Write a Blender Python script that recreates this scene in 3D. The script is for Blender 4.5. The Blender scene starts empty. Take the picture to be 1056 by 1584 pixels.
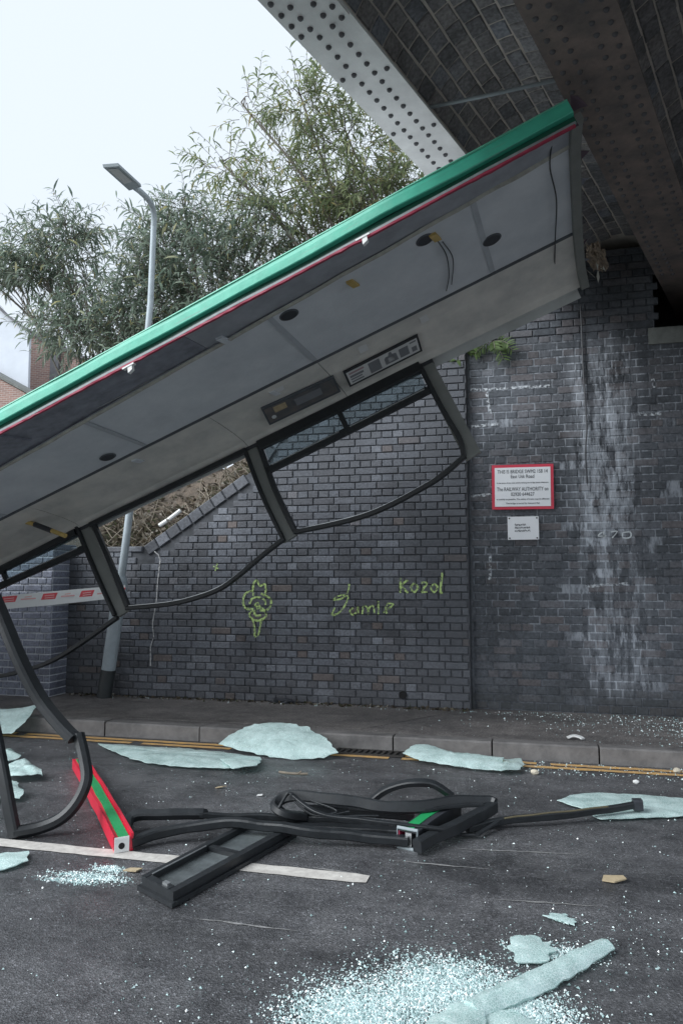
import bpy, bmesh, math, random
import numpy as np
from mathutils import Vector, Matrix, noise as mnoise

random.seed(7); np.random.seed(7)
R_ = math.radians
SC = bpy.context.scene
COL = SC.collection

# ------------------------------------------------------------------ camera
PITCH, YAW, FPX = R_(5.4), R_(14.3), 1150.0
CAM = Vector((0, 0, 1.35))
cd = bpy.data.cameras.new('camera'); co = bpy.data.objects.new('camera', cd); COL.objects.link(co)
co.location = CAM; co.rotation_euler = (R_(90) + PITCH, 0, YAW)
cd.sensor_fit = 'VERTICAL'; cd.sensor_height = 36.0; cd.lens = FPX / 1584 * 36.0
cd.clip_start = 0.05; cd.clip_end = 2000
SC.camera = co

# ------------------------------------------------------------------ sky: pale even overcast
w = bpy.data.worlds.new('World'); SC.world = w; w.use_nodes = True
nt = w.node_tree; nt.nodes.clear()
sky = nt.nodes.new('ShaderNodeTexSky'); sky.sky_type = 'NISHITA'; sky.sun_disc = False
SUN_EL, SUN_AZ = R_(38), R_(232)
sky.sun_elevation = SUN_EL; sky.sun_rotation = SUN_AZ
sky.air_density = 1.0; sky.dust_density = 6.0; sky.ozone_density = 1.0
b1 = nt.nodes.new('ShaderNodeBackground'); b1.inputs['Strength'].default_value = 0.05
b2 = nt.nodes.new('ShaderNodeBackground'); b2.inputs['Color'].default_value = (0.83, 0.91, 1.0, 1)
b2.inputs['Strength'].default_value = 0.325
ms = nt.nodes.new('ShaderNodeMixShader'); ms.inputs[0].default_value = 0.9
wo = nt.nodes.new('ShaderNodeOutputWorld')
nt.links.new(sky.outputs[0], b1.inputs['Color'])
nt.links.new(b1.outputs[0], ms.inputs[1]); nt.links.new(b2.outputs[0], ms.inputs[2])
nt.links.new(ms.outputs[0], wo.inputs['Surface'])

sd = bpy.data.lights.new('sun', 'SUN'); so = bpy.data.objects.new('sun', sd); COL.objects.link(so)
sd.energy = 1.25; sd.angle = R_(50); sd.color = (0.92, 0.965, 1.0)
sdir = Vector((math.sin(SUN_AZ) * math.cos(SUN_EL), math.cos(SUN_AZ) * math.cos(SUN_EL), math.sin(SUN_EL)))
so.rotation_euler = sdir.to_track_quat('Z', 'Y').to_euler(); so.location = (-10, -10, 20)

SC.view_settings.view_transform = 'Standard'; SC.view_settings.look = 'None'
SC.view_settings.exposure = 1.8; SC.view_settings.gamma = 1.0
SC.render.engine = 'CYCLES'; SC.cycles.max_bounces = 7; SC.cycles.diffuse_bounces = 4; SC.cycles.transparent_max_bounces = 8
SC.render.resolution_x, SC.render.resolution_y = 682, 1024

# ------------------------------------------------------------------ measuring helpers
FW = Vector((-math.sin(YAW) * math.cos(PITCH), math.cos(YAW) * math.cos(PITCH), math.sin(PITCH)))
RT = Vector((math.cos(YAW), math.sin(YAW), 0)); UP = RT.cross(FW)
def ray(x, y): return FW + RT * ((x - 528) / FPX) - UP * ((y - 792) / FPX)
def hit(x, y, p, n):
    r = ray(x, y); n = Vector(n); return CAM + r * ((Vector(p) - CAM).dot(n) / r.dot(n))
def gz(x, y, z=0.0): return hit(x, y, (0, 0, z), (0, 0, 1))
def wy(x, y, Y): return hit(x, y, (0, Y, 0), (0, 1, 0))
def dp(x, y, d): return CAM + ray(x, y) * d
def proj(p):
    v = Vector(p) - CAM; z = v.dot(FW); return 528 + FPX * v.dot(RT) / z, 792 - FPX * v.dot(UP) / z

# ------------------------------------------------------------------ materials
def mat(name, col, rough=0.6, metal=0.0, var=None, bump=None, spec=0.5, col2=None, scale=6.0, detail=6, trans=0.0):
    m = bpy.data.materials.new(name); m.use_nodes = True
    n = m.node_tree.nodes; l = m.node_tree.links
    b = n['Principled BSDF']
    b.inputs['Roughness'].default_value = rough; b.inputs['Metallic'].default_value = metal
    b.inputs['Specular IOR Level'].default_value = spec
    b.inputs['Transmission Weight'].default_value = trans
    g = n.new('ShaderNodeNewGeometry')
    if var or col2:
        v = var if var else 0.3
        c2 = col2 if col2 else tuple(max(0, c * (1 - v)) for c in col)
        c1 = col if col2 else tuple(min(1, c * (1 + v * 0.6)) for c in col)
        t = n.new('ShaderNodeTexNoise'); t.inputs['Scale'].default_value = scale
        t.inputs['Detail'].default_value = detail; t.inputs['Roughness'].default_value = 0.65
        l.new(g.outputs['Position'], t.inputs['Vector'])
        r = n.new('ShaderNodeValToRGB')
        r.color_ramp.elements[0].position = 0.32; r.color_ramp.elements[1].position = 0.68
        r.color_ramp.elements[0].color = (*c2, 1); r.color_ramp.elements[1].color = (*c1, 1)
        l.new(t.outputs['Fac'], r.inputs['Fac']); l.new(r.outputs['Color'], b.inputs['Base Color'])
    else:
        b.inputs['Base Color'].default_value = (*col, 1)
    if bump:
        t2 = n.new('ShaderNodeTexNoise'); t2.inputs['Scale'].default_value = bump[0]; t2.inputs['Detail'].default_value = 5
        l.new(g.outputs['Position'], t2.inputs['Vector'])
        bp = n.new('ShaderNodeBump'); bp.inputs['Strength'].default_value = bump[1]; bp.inputs['Distance'].default_value = bump[2]
        l.new(t2.outputs['Fac'], bp.inputs['Height']); l.new(bp.outputs['Normal'], b.inputs['Normal'])
    return m

def N(m, t, **k):
    n = m.node_tree.nodes.new(t)
    for a, v in k.items():
        if a.startswith('i_'): n.inputs[int(a[2:])].default_value = v
        else: setattr(n, a, v)
    return n
def ramp(m, stops, interp='LINEAR'):
    r = m.node_tree.nodes.new('ShaderNodeValToRGB'); cr = r.color_ramp; cr.interpolation = interp
    while len(cr.elements) < len(stops): cr.elements.new(0.5)
    for e, (p, c) in zip(cr.elements, stops):
        e.position = p; e.color = (*c, 1) if len(c) == 3 else c
    return r

def brick_mat(name, stops, rough=0.55, efflo=False, grime=None, sc=1.0, spec=0.45):
    """every brick its own tone; grime and salts laid over the wall in wall space"""
    m = mat(name, (0.2, 0.2, 0.2), rough, spec=spec); L = m.node_tree.links; b = m.node_tree.nodes['Principled BSDF']
    oi = N(m, 'ShaderNodeObjectInfo'); ge = N(m, 'ShaderNodeNewGeometry')
    a = N(m, 'ShaderNodeMath', operation='MULTIPLY_ADD', i_1=7.31); L.new(oi.outputs['Random'], a.inputs[0]); L.new(ge.outputs['Random Per Island'], a.inputs[2])
    fr = N(m, 'ShaderNodeMath', operation='FRACT'); L.new(a.outputs[0], fr.inputs[0])
    r = ramp(m, stops); L.new(fr.outputs[0], r.inputs['Fac'])
    col = r.outputs['Color']
    # blotches across bricks
    t = N(m, 'ShaderNodeTexNoise'); t.inputs['Scale'].default_value = 1.7 * sc; t.inputs['Detail'].default_value = 7; t.inputs['Roughness'].default_value = 0.7
    L.new(ge.outputs['Position'], t.inputs['Vector'])
    rr = ramp(m, [(0.3, (0.5, 0.5, 0.5)), (0.55, (1, 1, 1)), (0.75, (1.25, 1.25, 1.25))]); L.new(t.outputs['Fac'], rr.inputs['Fac'])
    mx = N(m, 'ShaderNodeMix', data_type='RGBA', blend_type='MULTIPLY'); mx.inputs[0].default_value = 0.9
    L.new(col, mx.inputs[6]); L.new(rr.outputs['Color'], mx.inputs[7]); col = mx.outputs[2]
    # fine speckle
    t3 = N(m, 'ShaderNodeTexNoise'); t3.inputs['Scale'].default_value = 45; t3.inputs['Detail'].default_value = 5
    L.new(ge.outputs['Position'], t3.inputs['Vector'])
    r3 = ramp(m, [(0.35, (0.72, 0.72, 0.72)), (0.65, (1.2, 1.2, 1.2))]); L.new(t3.outputs['Fac'], r3.inputs['Fac'])
    m3 = N(m, 'ShaderNodeMix', data_type='RGBA', blend_type='MULTIPLY'); m3.inputs[0].default_value = 1.0
    L.new(col, m3.inputs[6]); L.new(r3.outputs['Color'], m3.inputs[7]); col = m3.outputs[2]
    sx = N(m, 'ShaderNodeSeparateXYZ'); L.new(ge.outputs['Position'], sx.inputs[0])
    def band(out, lo, hi, f):     # soft box lo..hi with feather f
        a1 = N(m, 'ShaderNodeMapRange', interpolation_type='SMOOTHSTEP'); a1.inputs[1].default_value = lo - f; a1.inputs[2].default_value = lo + f
        a2 = N(m, 'ShaderNodeMapRange', interpolation_type='SMOOTHSTEP'); a2.inputs[1].default_value = hi - f; a2.inputs[2].default_value = hi + f
        a2.inputs[3].default_value = 1; a2.inputs[4].default_value = 0
        L.new(out, a1.inputs[0]); L.new(out, a2.inputs[0])
        mm = N(m, 'ShaderNodeMath', operation='MULTIPLY'); L.new(a1.outputs[0], mm.inputs[0]); L.new(a2.outputs[0], mm.inputs[1])
        return mm.outputs[0]
    def over(col, fac, c):
        k = N(m, 'ShaderNodeMix', data_type='RGBA'); L.new(fac, k.inputs[0]); L.new(col, k.inputs[6]); k.inputs[7].default_value = (*c, 1)
        return k.outputs[2]
    def mul(a_, b_):
        k = N(m, 'ShaderNodeMath', operation='MULTIPLY')
        L.new(a_, k.inputs[0])
        if isinstance(b_, (int, float)): k.inputs[1].default_value = b_
        else: L.new(b_, k.inputs[1])
        return k.outputs[0]
    if efflo:
        mp = N(m, 'ShaderNodeMapping'); mp.inputs['Scale'].default_value = (13, 7, 3.2); L.new(ge.outputs['Position'], mp.inputs[0])
        st = N(m, 'ShaderNodeTexNoise'); st.inputs['Scale'].default_value = 1.0; st.inputs['Detail'].default_value = 8; st.inputs['Roughness'].default_value = 0.75
        L.new(mp.outputs[0], st.inputs['Vector'])
        sr = ramp(m, [(0.44, (0, 0, 0)), (0.6, (1, 1, 1))]); L.new(st.outputs['Fac'], sr.inputs['Fac'])
        for (x0, x1, fx, z0, z1, fz, k) in efflo:
            fb = mul(mul(band(sx.outputs[0], x0, x1, fx), band(sx.outputs[2], z0, z1, fz)), sr.outputs['Color'])
            col = over(col, mul(fb, k), (0.55, 0.59, 0.65))
    if grime:
        for (x0, x1, fx, z0, z1, fz, k, c) in grime:
            fb = mul(band(sx.outputs[0], x0, x1, fx), band(sx.outputs[2], z0, z1, fz))
            col = over(col, mul(fb, k), c)
    L.new(col, b.inputs['Base Color'])
    bt = N(m, 'ShaderNodeTexNoise'); bt.inputs['Scale'].default_value = 60; bt.inputs['Detail'].default_value = 4
    L.new(ge.outputs['Position'], bt.inputs['Vector'])
    bp = N(m, 'ShaderNodeBump'); bp.inputs['Strength'].default_value = 0.45; bp.inputs['Distance'].default_value = 0.004
    L.new(bt.outputs['Fac'], bp.inputs['Height']); L.new(bp.outputs['Normal'], b.inputs['Normal'])
    return m

M = {}
DK, MD, LT = (0.094, 0.098, 0.112), (0.122, 0.128, 0.145), (0.172, 0.182, 0.207)
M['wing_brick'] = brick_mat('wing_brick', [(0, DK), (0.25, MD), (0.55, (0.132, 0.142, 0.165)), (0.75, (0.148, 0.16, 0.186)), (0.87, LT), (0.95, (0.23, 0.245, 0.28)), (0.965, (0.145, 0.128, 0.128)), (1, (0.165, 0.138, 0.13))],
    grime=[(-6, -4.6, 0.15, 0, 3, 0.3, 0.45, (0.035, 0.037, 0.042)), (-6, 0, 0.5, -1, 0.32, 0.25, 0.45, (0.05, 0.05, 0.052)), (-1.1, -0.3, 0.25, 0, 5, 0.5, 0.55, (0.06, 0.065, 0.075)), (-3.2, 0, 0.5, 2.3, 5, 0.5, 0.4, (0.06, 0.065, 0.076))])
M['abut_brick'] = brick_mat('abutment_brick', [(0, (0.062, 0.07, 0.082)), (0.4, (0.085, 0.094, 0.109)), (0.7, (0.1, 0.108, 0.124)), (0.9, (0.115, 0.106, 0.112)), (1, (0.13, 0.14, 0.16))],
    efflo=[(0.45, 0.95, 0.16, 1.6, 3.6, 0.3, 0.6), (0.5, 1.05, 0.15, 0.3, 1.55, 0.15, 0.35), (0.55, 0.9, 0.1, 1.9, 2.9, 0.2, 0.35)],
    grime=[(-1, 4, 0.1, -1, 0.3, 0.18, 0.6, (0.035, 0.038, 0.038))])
EFF = [(0.4, 1.0, 0.18, 1.5, 3.65, 0.3, 1.0), (0.45, 1.1, 0.18, 0.3, 1.5, 0.15, 0.8), (-0.6, 2.6, 0.1, 0.8, 3.8, 0.3, 0.45)]
M['mortar_abut'] = brick_mat('mortar_abutment', [(0, (0.1, 0.108, 0.122)), (1, (0.1, 0.108, 0.122))], rough=0.9, efflo=EFF, spec=0.2)
M['pillar_brick'] = brick_mat('blue_brick', [(0, (0.16, 0.175, 0.225)), (0.5, (0.185, 0.2, 0.255)), (1, (0.22, 0.24, 0.295))])
M['arch_brick'] = brick_mat('arch_brick', [(0, (0.2, 0.205, 0.215)), (0.4, (0.3, 0.295, 0.3)), (0.75, (0.37, 0.355, 0.35)), (1, (0.31, 0.33, 0.37))], sc=2)
M['house_brick'] = mat('house_brick', (0.3, 0.19, 0.16), 0.8, var=0.35, scale=9)
_hb = M['house_brick']; _n = _hb.node_tree.nodes; _l = _hb.node_tree.links
_ge = N(_hb, 'ShaderNodeNewGeometry'); _sx = N(_hb, 'ShaderNodeSeparateXYZ'); _cx = N(_hb, 'ShaderNodeCombineXYZ'); _l.new(_ge.outputs['Position'], _sx.inputs[0]); _l.new(_sx.outputs[0], _cx.inputs[0]); _l.new(_sx.outputs[2], _cx.inputs[1])
_bt = N(_hb, 'ShaderNodeTexBrick'); _bt.inputs['Scale'].default_value = 1.0; _bt.inputs['Brick Width'].default_value = 0.23; _bt.inputs['Row Height'].default_value = 0.078; _bt.inputs['Mortar Size'].default_value = 0.008
_bt.inputs['Color1'].default_value = (0.32, 0.19, 0.155, 1); _bt.inputs['Color2'].default_value = (0.23, 0.14, 0.12, 1); _bt.inputs['Mortar'].default_value = (0.42, 0.38, 0.35, 1)
_l.new(_cx.outputs[0], _bt.inputs['Vector']); _l.new(_bt.outputs['Color'], _n['Principled BSDF'].inputs['Base Color'])
M['mortar_dark'] = mat('mortar_dark', (0.085, 0.09, 0.1), 0.9, var=0.4, scale=8)
M['mortar_pale'] = mat('mortar_pale', (0.5, 0.52, 0.56), 0.9, var=0.3, scale=6)
M['mortar_arch'] = mat('mortar_arch', (0.78, 0.73, 0.66), 0.9, col2=(0.5, 0.46, 0.42), scale=3)
M['girder_pale'] = mat('pale_girder_paint', (0.74, 0.74, 0.74), 0.55, var=0.16, scale=5, detail=10, bump=(30, 0.25, 0.003))
M['girder_dark'] = mat('sooty_girder', (0.26, 0.21, 0.185), 0.75, col2=(0.12, 0.108, 0.105), scale=5, bump=(25, 0.5, 0.006))
M['rivet'] = mat('rivet_rust', (0.1, 0.1, 0.11), 0.6, var=0.3, scale=20)
M['deck'] = mat('deck_concrete', (0.1, 0.1, 0.1), 0.9, var=0.3)
M['stone'] = mat('bed_stone', (0.17, 0.18, 0.17), 0.85, var=0.4, scale=5, bump=(20, 0.5, 0.01))
M['kerb'] = mat('kerb_concrete', (0.22, 0.21, 0.205), 0.75, col2=(0.1, 0.096, 0.096), scale=5, detail=9, bump=(40, 0.5, 0.006))
M['yellow'] = mat('yellow_line', (0.72, 0.43, 0.14), 0.75, col2=(0.42, 0.28, 0.15), scale=14, detail=9)
M['white_line'] = mat('white_line', (0.62, 0.6, 0.56), 0.7, col2=(0.38, 0.36, 0.34), scale=16, detail=9)
M['soil'] = mat('embankment_soil', (0.13, 0.1, 0.075), 0.95, col2=(0.05, 0.042, 0.034), scale=7, bump=(14, 1, 0.05))
M['earth'] = mat('ground_earth', (0.1, 0.1, 0.08), 0.95, var=0.4, scale=1.0)
M['green'] = mat('green_gloss_paint', (0.065, 0.44, 0.31), 0.42, var=0.14, scale=7, bump=(3, 0.6, 0.02))
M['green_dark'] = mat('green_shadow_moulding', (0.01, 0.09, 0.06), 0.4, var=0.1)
M['trim_white'] = mat('white_trim', (0.24, 0.28, 0.29), 0.5, var=0.2, scale=20)
M['red'] = mat('red_edge_paint', (0.34, 0.035, 0.075), 0.45, var=0.25, scale=12)
M['red_panel'] = mat('red_panel_paint', (0.62, 0.02, 0.05), 0.3, var=0.1, scale=9)
M['green_panel'] = mat('green_panel_paint', (0.02, 0.3, 0.1), 0.3, var=0.1, scale=9)
M['ceiling'] = mat('grey_ceiling_panel', (0.66, 0.69, 0.73), 0.5, col2=(0.52, 0.555, 0.6), scale=2.6, detail=10, bump=(2.2, 0.7, 0.03))
M['cove'] = mat('warm_grey_cove', (0.72, 0.7, 0.66), 0.5, col2=(0.5, 0.5, 0.485), scale=3.2, detail=10, bump=(2.0, 0.6, 0.03))
M['recess'] = mat('shaded_insulation', (0.24, 0.255, 0.3), 0.8, var=0.3, scale=8, bump=(20, 0.5, 0.01))  # insulation band, with the dark shading of the recess put into its colour
M['strip'] = mat('pale_trim_strip', (0.42, 0.42, 0.38), 0.6, var=0.3, scale=12)
M['seal'] = mat('black_rubber', (0.016, 0.019, 0.022), 0.45, var=0.3, scale=20, bump=(50, 0.2, 0.003))
M['pillar_grey'] = mat('grey_pillar_trim', (0.2, 0.21, 0.2), 0.55, var=0.12, scale=6)
M['dark'] = mat('dark_plastic', (0.03, 0.033, 0.04), 0.5, var=0.2)
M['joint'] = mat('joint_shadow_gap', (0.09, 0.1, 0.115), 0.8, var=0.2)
M['roof_skin'] = mat('roof_skin', (0.5, 0.52, 0.52), 0.5, var=0.2, scale=3)
M['alu'] = mat('aluminium', (0.6, 0.62, 0.63), 0.35, metal=0.9, var=0.15, scale=15)
M['yellow_bar'] = mat('yellow_handrail', (0.5, 0.36, 0.12), 0.45, var=0.2, scale=10)
M['foam'] = mat('torn_insulation', (0.34, 0.27, 0.2), 0.9, col2=(0.12, 0.1, 0.085), scale=18, bump=(30, 1, 0.02))
M['ad_white'] = mat('advert_paper', (0.62, 0.63, 0.64), 0.5, var=0.05)
M['ad_grey'] = mat('advert_ink', (0.2, 0.21, 0.23), 0.5, var=0.1)
M['ad_pink'] = mat('advert_pink_ink', (0.4, 0.28, 0.3), 0.5, var=0.1)
M['ad_dark'] = mat('dark_advert', (0.17, 0.15, 0.14), 0.4, col2=(0.07, 0.085, 0.1), scale=6)
M['sign_white'] = mat('sign_face', (0.8, 0.82, 0.85), 0.4, var=0.04, scale=5)
M['sign_red'] = mat('sign_border', (0.62, 0.05, 0.09), 0.45, var=0.1)
M['ink'] = mat('ink', (0.03, 0.035, 0.05), 0.6, var=0.1)
M['chalk'] = mat('chalk_paint', (0.6, 0.64, 0.66), 0.9, var=0.2, scale=40)
M['galv'] = mat('galvanised_steel', (0.34, 0.39, 0.42), 0.5, metal=0.1, var=0.14, scale=9, bump=(30, 0.15, 0.002))
M['black_paint'] = mat('black_band_paint', (0.03, 0.035, 0.037), 0.5, var=0.3, scale=9)
M['lamp_grey'] = mat('lamp_head_grey', (0.22, 0.26, 0.28), 0.5, var=0.1)
M['lamp_lens'] = mat('lamp_lens', (0.35, 0.37, 0.38), 0.3, var=0.1)
M['tape_white'] = mat('tape_white', (0.8, 0.82, 0.82), 0.4, var=0.04)
M['tape_red'] = mat('tape_red', (0.72, 0.08, 0.1), 0.4, var=0.06)
M['bark'] = mat('bark', (0.15, 0.135, 0.115), 0.9, var=0.35, scale=12, bump=(20, 0.8, 0.01))
M['iron'] = mat('cast_iron', (0.035, 0.032, 0.03), 0.7, var=0.3, scale=20)
M['black_void'] = mat('gully_dark', (0.012, 0.012, 0.013), 0.9, var=0.2)
M['house_white'] = mat('white_render', (0.62, 0.66, 0.72), 0.8, var=0.07, scale=1.5)
M['slate'] = mat('slate_roof', (0.14, 0.14, 0.15), 0.7, var=0.25, scale=5)
M['bone'] = mat('cream_plastic', (0.66, 0.6, 0.48), 0.6, var=0.15, scale=20)
M['white_plastic'] = mat('white_plastic', (0.75, 0.76, 0.75), 0.5, var=0.08)
M['cardboard'] = mat('tan_board', (0.42, 0.34, 0.22), 0.8, var=0.2, scale=20)
M['twig'] = mat('dry_twig', (0.22, 0.19, 0.15), 0.9, var=0.3, scale=15)

_m = M['green']; _l = _m.node_tree.links; _b = _m.node_tree.nodes['Principled BSDF']; _src = _b.inputs['Base Color'].links[0].from_socket
_tc = N(_m, 'ShaderNodeTexCoord'); _mp = N(_m, 'ShaderNodeMapping'); _mp.inputs['Scale'].default_value = (1.6, 60, 60); _l.new(_tc.outputs['Object'], _mp.inputs[0])
_tn = N(_m, 'ShaderNodeTexNoise'); _tn.inputs['Scale'].default_value = 1.0; _tn.inputs['Detail'].default_value = 6; _l.new(_mp.outputs[0], _tn.inputs['Vector'])
_rp = ramp(_m, [(0.6, (0, 0, 0)), (0.7, (0.7, 0.7, 0.7))]); _l.new(_tn.outputs['Fac'], _rp.inputs['Fac'])
_mx = N(_m, 'ShaderNodeMix', data_type='RGBA'); _l.new(_rp.outputs['Color'], _mx.inputs[0]); _l.new(_src, _mx.inputs[6]); _mx.inputs[7].default_value = (0.12, 0.3, 0.24, 1); _l.new(_mx.outputs[2], _b.inputs['Base Color'])
# pavement / road asphalt: aggregate, patches, damp sheen
def asphalt(name, a, b, wet, patch):
    m = mat(name, a, 0.7, spec=0.5); n = m.node_tree.nodes; L = m.node_tree.links; bs = n['Principled BSDF']
    g = N(m, 'ShaderNodeNewGeometry')
    t1 = N(m, 'ShaderNodeTexNoise'); t1.inputs['Scale'].default_value = 0.9; t1.inputs['Detail'].default_value = 8; t1.inputs['Roughness'].default_value = 0.7
    mp = N(m, 'ShaderNodeMapping'); mp.inputs['Scale'].default_value = (0.5, 1.3, 1); L.new(g.outputs['Position'], mp.inputs[0]); L.new(mp.outputs[0], t1.inputs['Vector'])
    r1 = ramp(m, [(0.38, b), (0.58, a)]); L.new(t1.outputs['Fac'], r1.inputs['Fac'])
    t0 = N(m, 'ShaderNodeTexNoise'); t0.inputs['Scale'].default_value = 4.5; t0.inputs['Detail'].default_value = 9; t0.inputs['Roughness'].default_value = 0.8; L.new(g.outputs['Position'], t0.inputs['Vector'])
    r0 = ramp(m, [(0.36, (0.62, 0.62, 0.63)), (0.5, (1, 1, 1)), (0.68, (1.3, 1.29, 1.27))]); L.new(t0.outputs['Fac'], r0.inputs['Fac'])
    m0 = N(m, 'ShaderNodeMix', data_type='RGBA', blend_type='MULTIPLY'); m0.inputs[0].default_value = 1; L.new(r1.outputs['Color'], m0.inputs[6]); L.new(r0.outputs['Color'], m0.inputs[7])
    v0 = N(m, 'ShaderNodeTexVoronoi', feature='DISTANCE_TO_EDGE'); v0.inputs['Scale'].default_value = 0.55
    wv_ = N(m, 'ShaderNodeMix', data_type='RGBA', blend_type='ADD'); wv_.inputs[0].default_value = 0.5; L.new(g.outputs['Position'], wv_.inputs[6]); L.new(t0.outputs['Color'], wv_.inputs[7]); L.new(wv_.outputs[2], v0.inputs['Vector'])
    rk = ramp(m, [(0.0, (0.35, 0.35, 0.35)), (0.006, (1, 1, 1))]); L.new(v0.outputs['Distance'], rk.inputs['Fac'])
    mk = N(m, 'ShaderNodeMix', data_type='RGBA', blend_type='MULTIPLY'); mk.inputs[0].default_value = 0.7; L.new(m0.outputs[2], mk.inputs[6]); L.new(rk.outputs['Color'], mk.inputs[7])
    v = N(m, 'ShaderNodeTexVoronoi'); v.inputs['Scale'].default_value = 150; L.new(g.outputs['Position'], v.inputs['Vector'])
    sv = N(m, 'ShaderNodeSeparateXYZ'); L.new(v.outputs['Color'], sv.inputs[0])
    r2 = ramp(m, [(0.0, (0.6, 0.6, 0.6)), (0.6, (0.95, 0.95, 0.95)), (0.9, (1.25, 1.25, 1.25)), (1.0, (1.9, 1.9, 1.95))]); L.new(sv.outputs[0], r2.inputs['Fac'])
    mx = N(m, 'ShaderNodeMix', data_type='RGBA', blend_type='MULTIPLY'); mx.inputs[0].default_value = 1
    L.new(mk.outputs[2], mx.inputs[6]); L.new(r2.outputs['Color'], mx.inputs[7]); L.new(mx.outputs[2], bs.inputs['Base Color'])
    t2 = N(m, 'ShaderNodeTexNoise'); t2.inputs['Scale'].default_value = 1.1; t2.inputs['Detail'].default_value = 5; L.new(mp.outputs[0], t2.inputs['Vector'])
    rr = ramp(m, [(0.4, (wet,) * 3), (0.66, (0.68,) * 3)]); L.new(t2.outputs['Fac'], rr.inputs['Fac']); L.new(rr.outputs['Color'], bs.inputs['Roughness'])
    bp = N(m, 'ShaderNodeBump'); bp.inputs['Strength'].default_value = 0.6; bp.inputs['Distance'].default_value = 0.005
    L.new(v.outputs['Distance'], bp.inputs['Height']); L.new(bp.outputs['Normal'], bs.inputs['Normal'])
    return m
M['road'] = asphalt('road_asphalt', (0.118, 0.119, 0.126), (0.052, 0.053, 0.057), 0.24, 1)
M['pavement'] = asphalt('pavement_asphalt', (0.19, 0.175, 0.168), (0.11, 0.104, 0.102), 0.6, 1)

def glass_sheet_mat(name, col, crackle):
    m = mat(name, col, 0.22, spec=0.6, trans=0.12); n = m.node_tree.nodes; L = m.node_tree.links; bs = n['Principled BSDF']
    g = N(m, 'ShaderNodeNewGeometry')
    v = N(m, 'ShaderNodeTexVoronoi', feature='DISTANCE_TO_EDGE'); v.inputs['Scale'].default_value = crackle; L.new(g.outputs['Position'], v.inputs['Vector'])
    r = ramp(m, [(0.0, (0.9, 1.0, 0.99)), (0.1, col)]); L.new(v.outputs['Distance'], r.inputs['Fac'])
    vc = N(m, 'ShaderNodeTexVoronoi'); vc.inputs['Scale'].default_value = crackle; L.new(g.outputs['Position'], vc.inputs['Vector'])
    sc_ = N(m, 'ShaderNodeSeparateXYZ'); L.new(vc.outputs['Color'], sc_.inputs[0])
    rc = ramp(m, [(0, (0.18,) * 3), (1, (0.02,) * 3)]); L.new(sc_.outputs[1], rc.inputs['Fac']); L.new(rc.outputs['Color'], bs.inputs['Transmission Weight'])
    t = N(m, 'ShaderNodeTexNoise'); t.inputs['Scale'].default_value = 5; t.inputs['Detail'].default_value = 6; L.new(g.outputs['Position'], t.inputs['Vector'])
    r2 = ramp(m, [(0.3, (0.85, 0.88, 0.88)), (0.7, (1.05, 1.04, 1.04))]); L.new(t.outputs['Fac'], r2.inputs['Fac'])
    mx = N(m, 'ShaderNodeMix', data_type='RGBA', blend_type='MULTIPLY'); mx.inputs[0].default_value = 1
    L.new(r.outputs['Color'], mx.inputs[6]); L.new(r2.outputs['Color'], mx.inputs[7]); L.new(mx.outputs[2], bs.inputs['Base Color'])
    bp = N(m, 'ShaderNodeBump'); bp.inputs['Strength'].default_value = 0.25; bp.inputs['Distance'].default_value = 0.002
    L.new(v.outputs['Distance'], bp.inputs['Height']); L.new(bp.outputs['Normal'], bs.inputs['Normal'])
    tp_ = N(m, 'ShaderNodeBsdfTransparent'); tp_.inputs[0].default_value = (0.8, 0.93, 0.91, 1)
    tn = N(m, 'ShaderNodeTexNoise'); tn.inputs['Scale'].default_value = 9; tn.inputs['Detail'].default_value = 8; L.new(g.outputs['Position'], tn.inputs['Vector'])
    tm = N(m, 'ShaderNodeMapRange'); tm.inputs[1].default_value = 0.35; tm.inputs[2].default_value = 0.7; tm.inputs[3].default_value = 0.12; tm.inputs[4].default_value = 0.62; L.new(tn.outputs['Fac'], tm.inputs[0])
    ed_ = N(m, 'ShaderNodeMath', operation='MULTIPLY'); er = ramp(m, [(0.0, (0.15,) * 3), (0.12, (1,) * 3)]); L.new(v.outputs['Distance'], er.inputs['Fac']); L.new(er.outputs['Color'], ed_.inputs[0]); L.new(tm.outputs[0], ed_.inputs[1])
    mxs = N(m, 'ShaderNodeMixShader'); L.new(ed_.outputs[0], mxs.inputs[0]); L.new(bs.outputs[0], mxs.inputs[1]); L.new(tp_.outputs[0], mxs.inputs[2]); L.new(mxs.outputs[0], n['Material Output'].inputs[0])
    return m
M['glass_sheet'] = glass_sheet_mat('crazed_glass', (0.66, 0.86, 0.84), 120)
M['shards'] = mat('glass_granules', (0.7, 0.82, 0.85), 0.2, spec=0.7)
_g = N(M['shards'], 'ShaderNodeNewGeometry'); _r = ramp(M['shards'], [(0, (0.2, 0.3, 0.3)), (0.4, (0.45, 0.62, 0.62)), (0.75, (0.7, 0.84, 0.84)), (1, (0.95, 0.97, 0.97))])
M['shards'].node_tree.links.new(_g.outputs['Random Per Island'], _r.inputs['Fac']); M['shards'].node_tree.links.new(_r.outputs['Color'], M['shards'].node_tree.nodes['Principled BSDF'].inputs['Base Color'])
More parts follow.
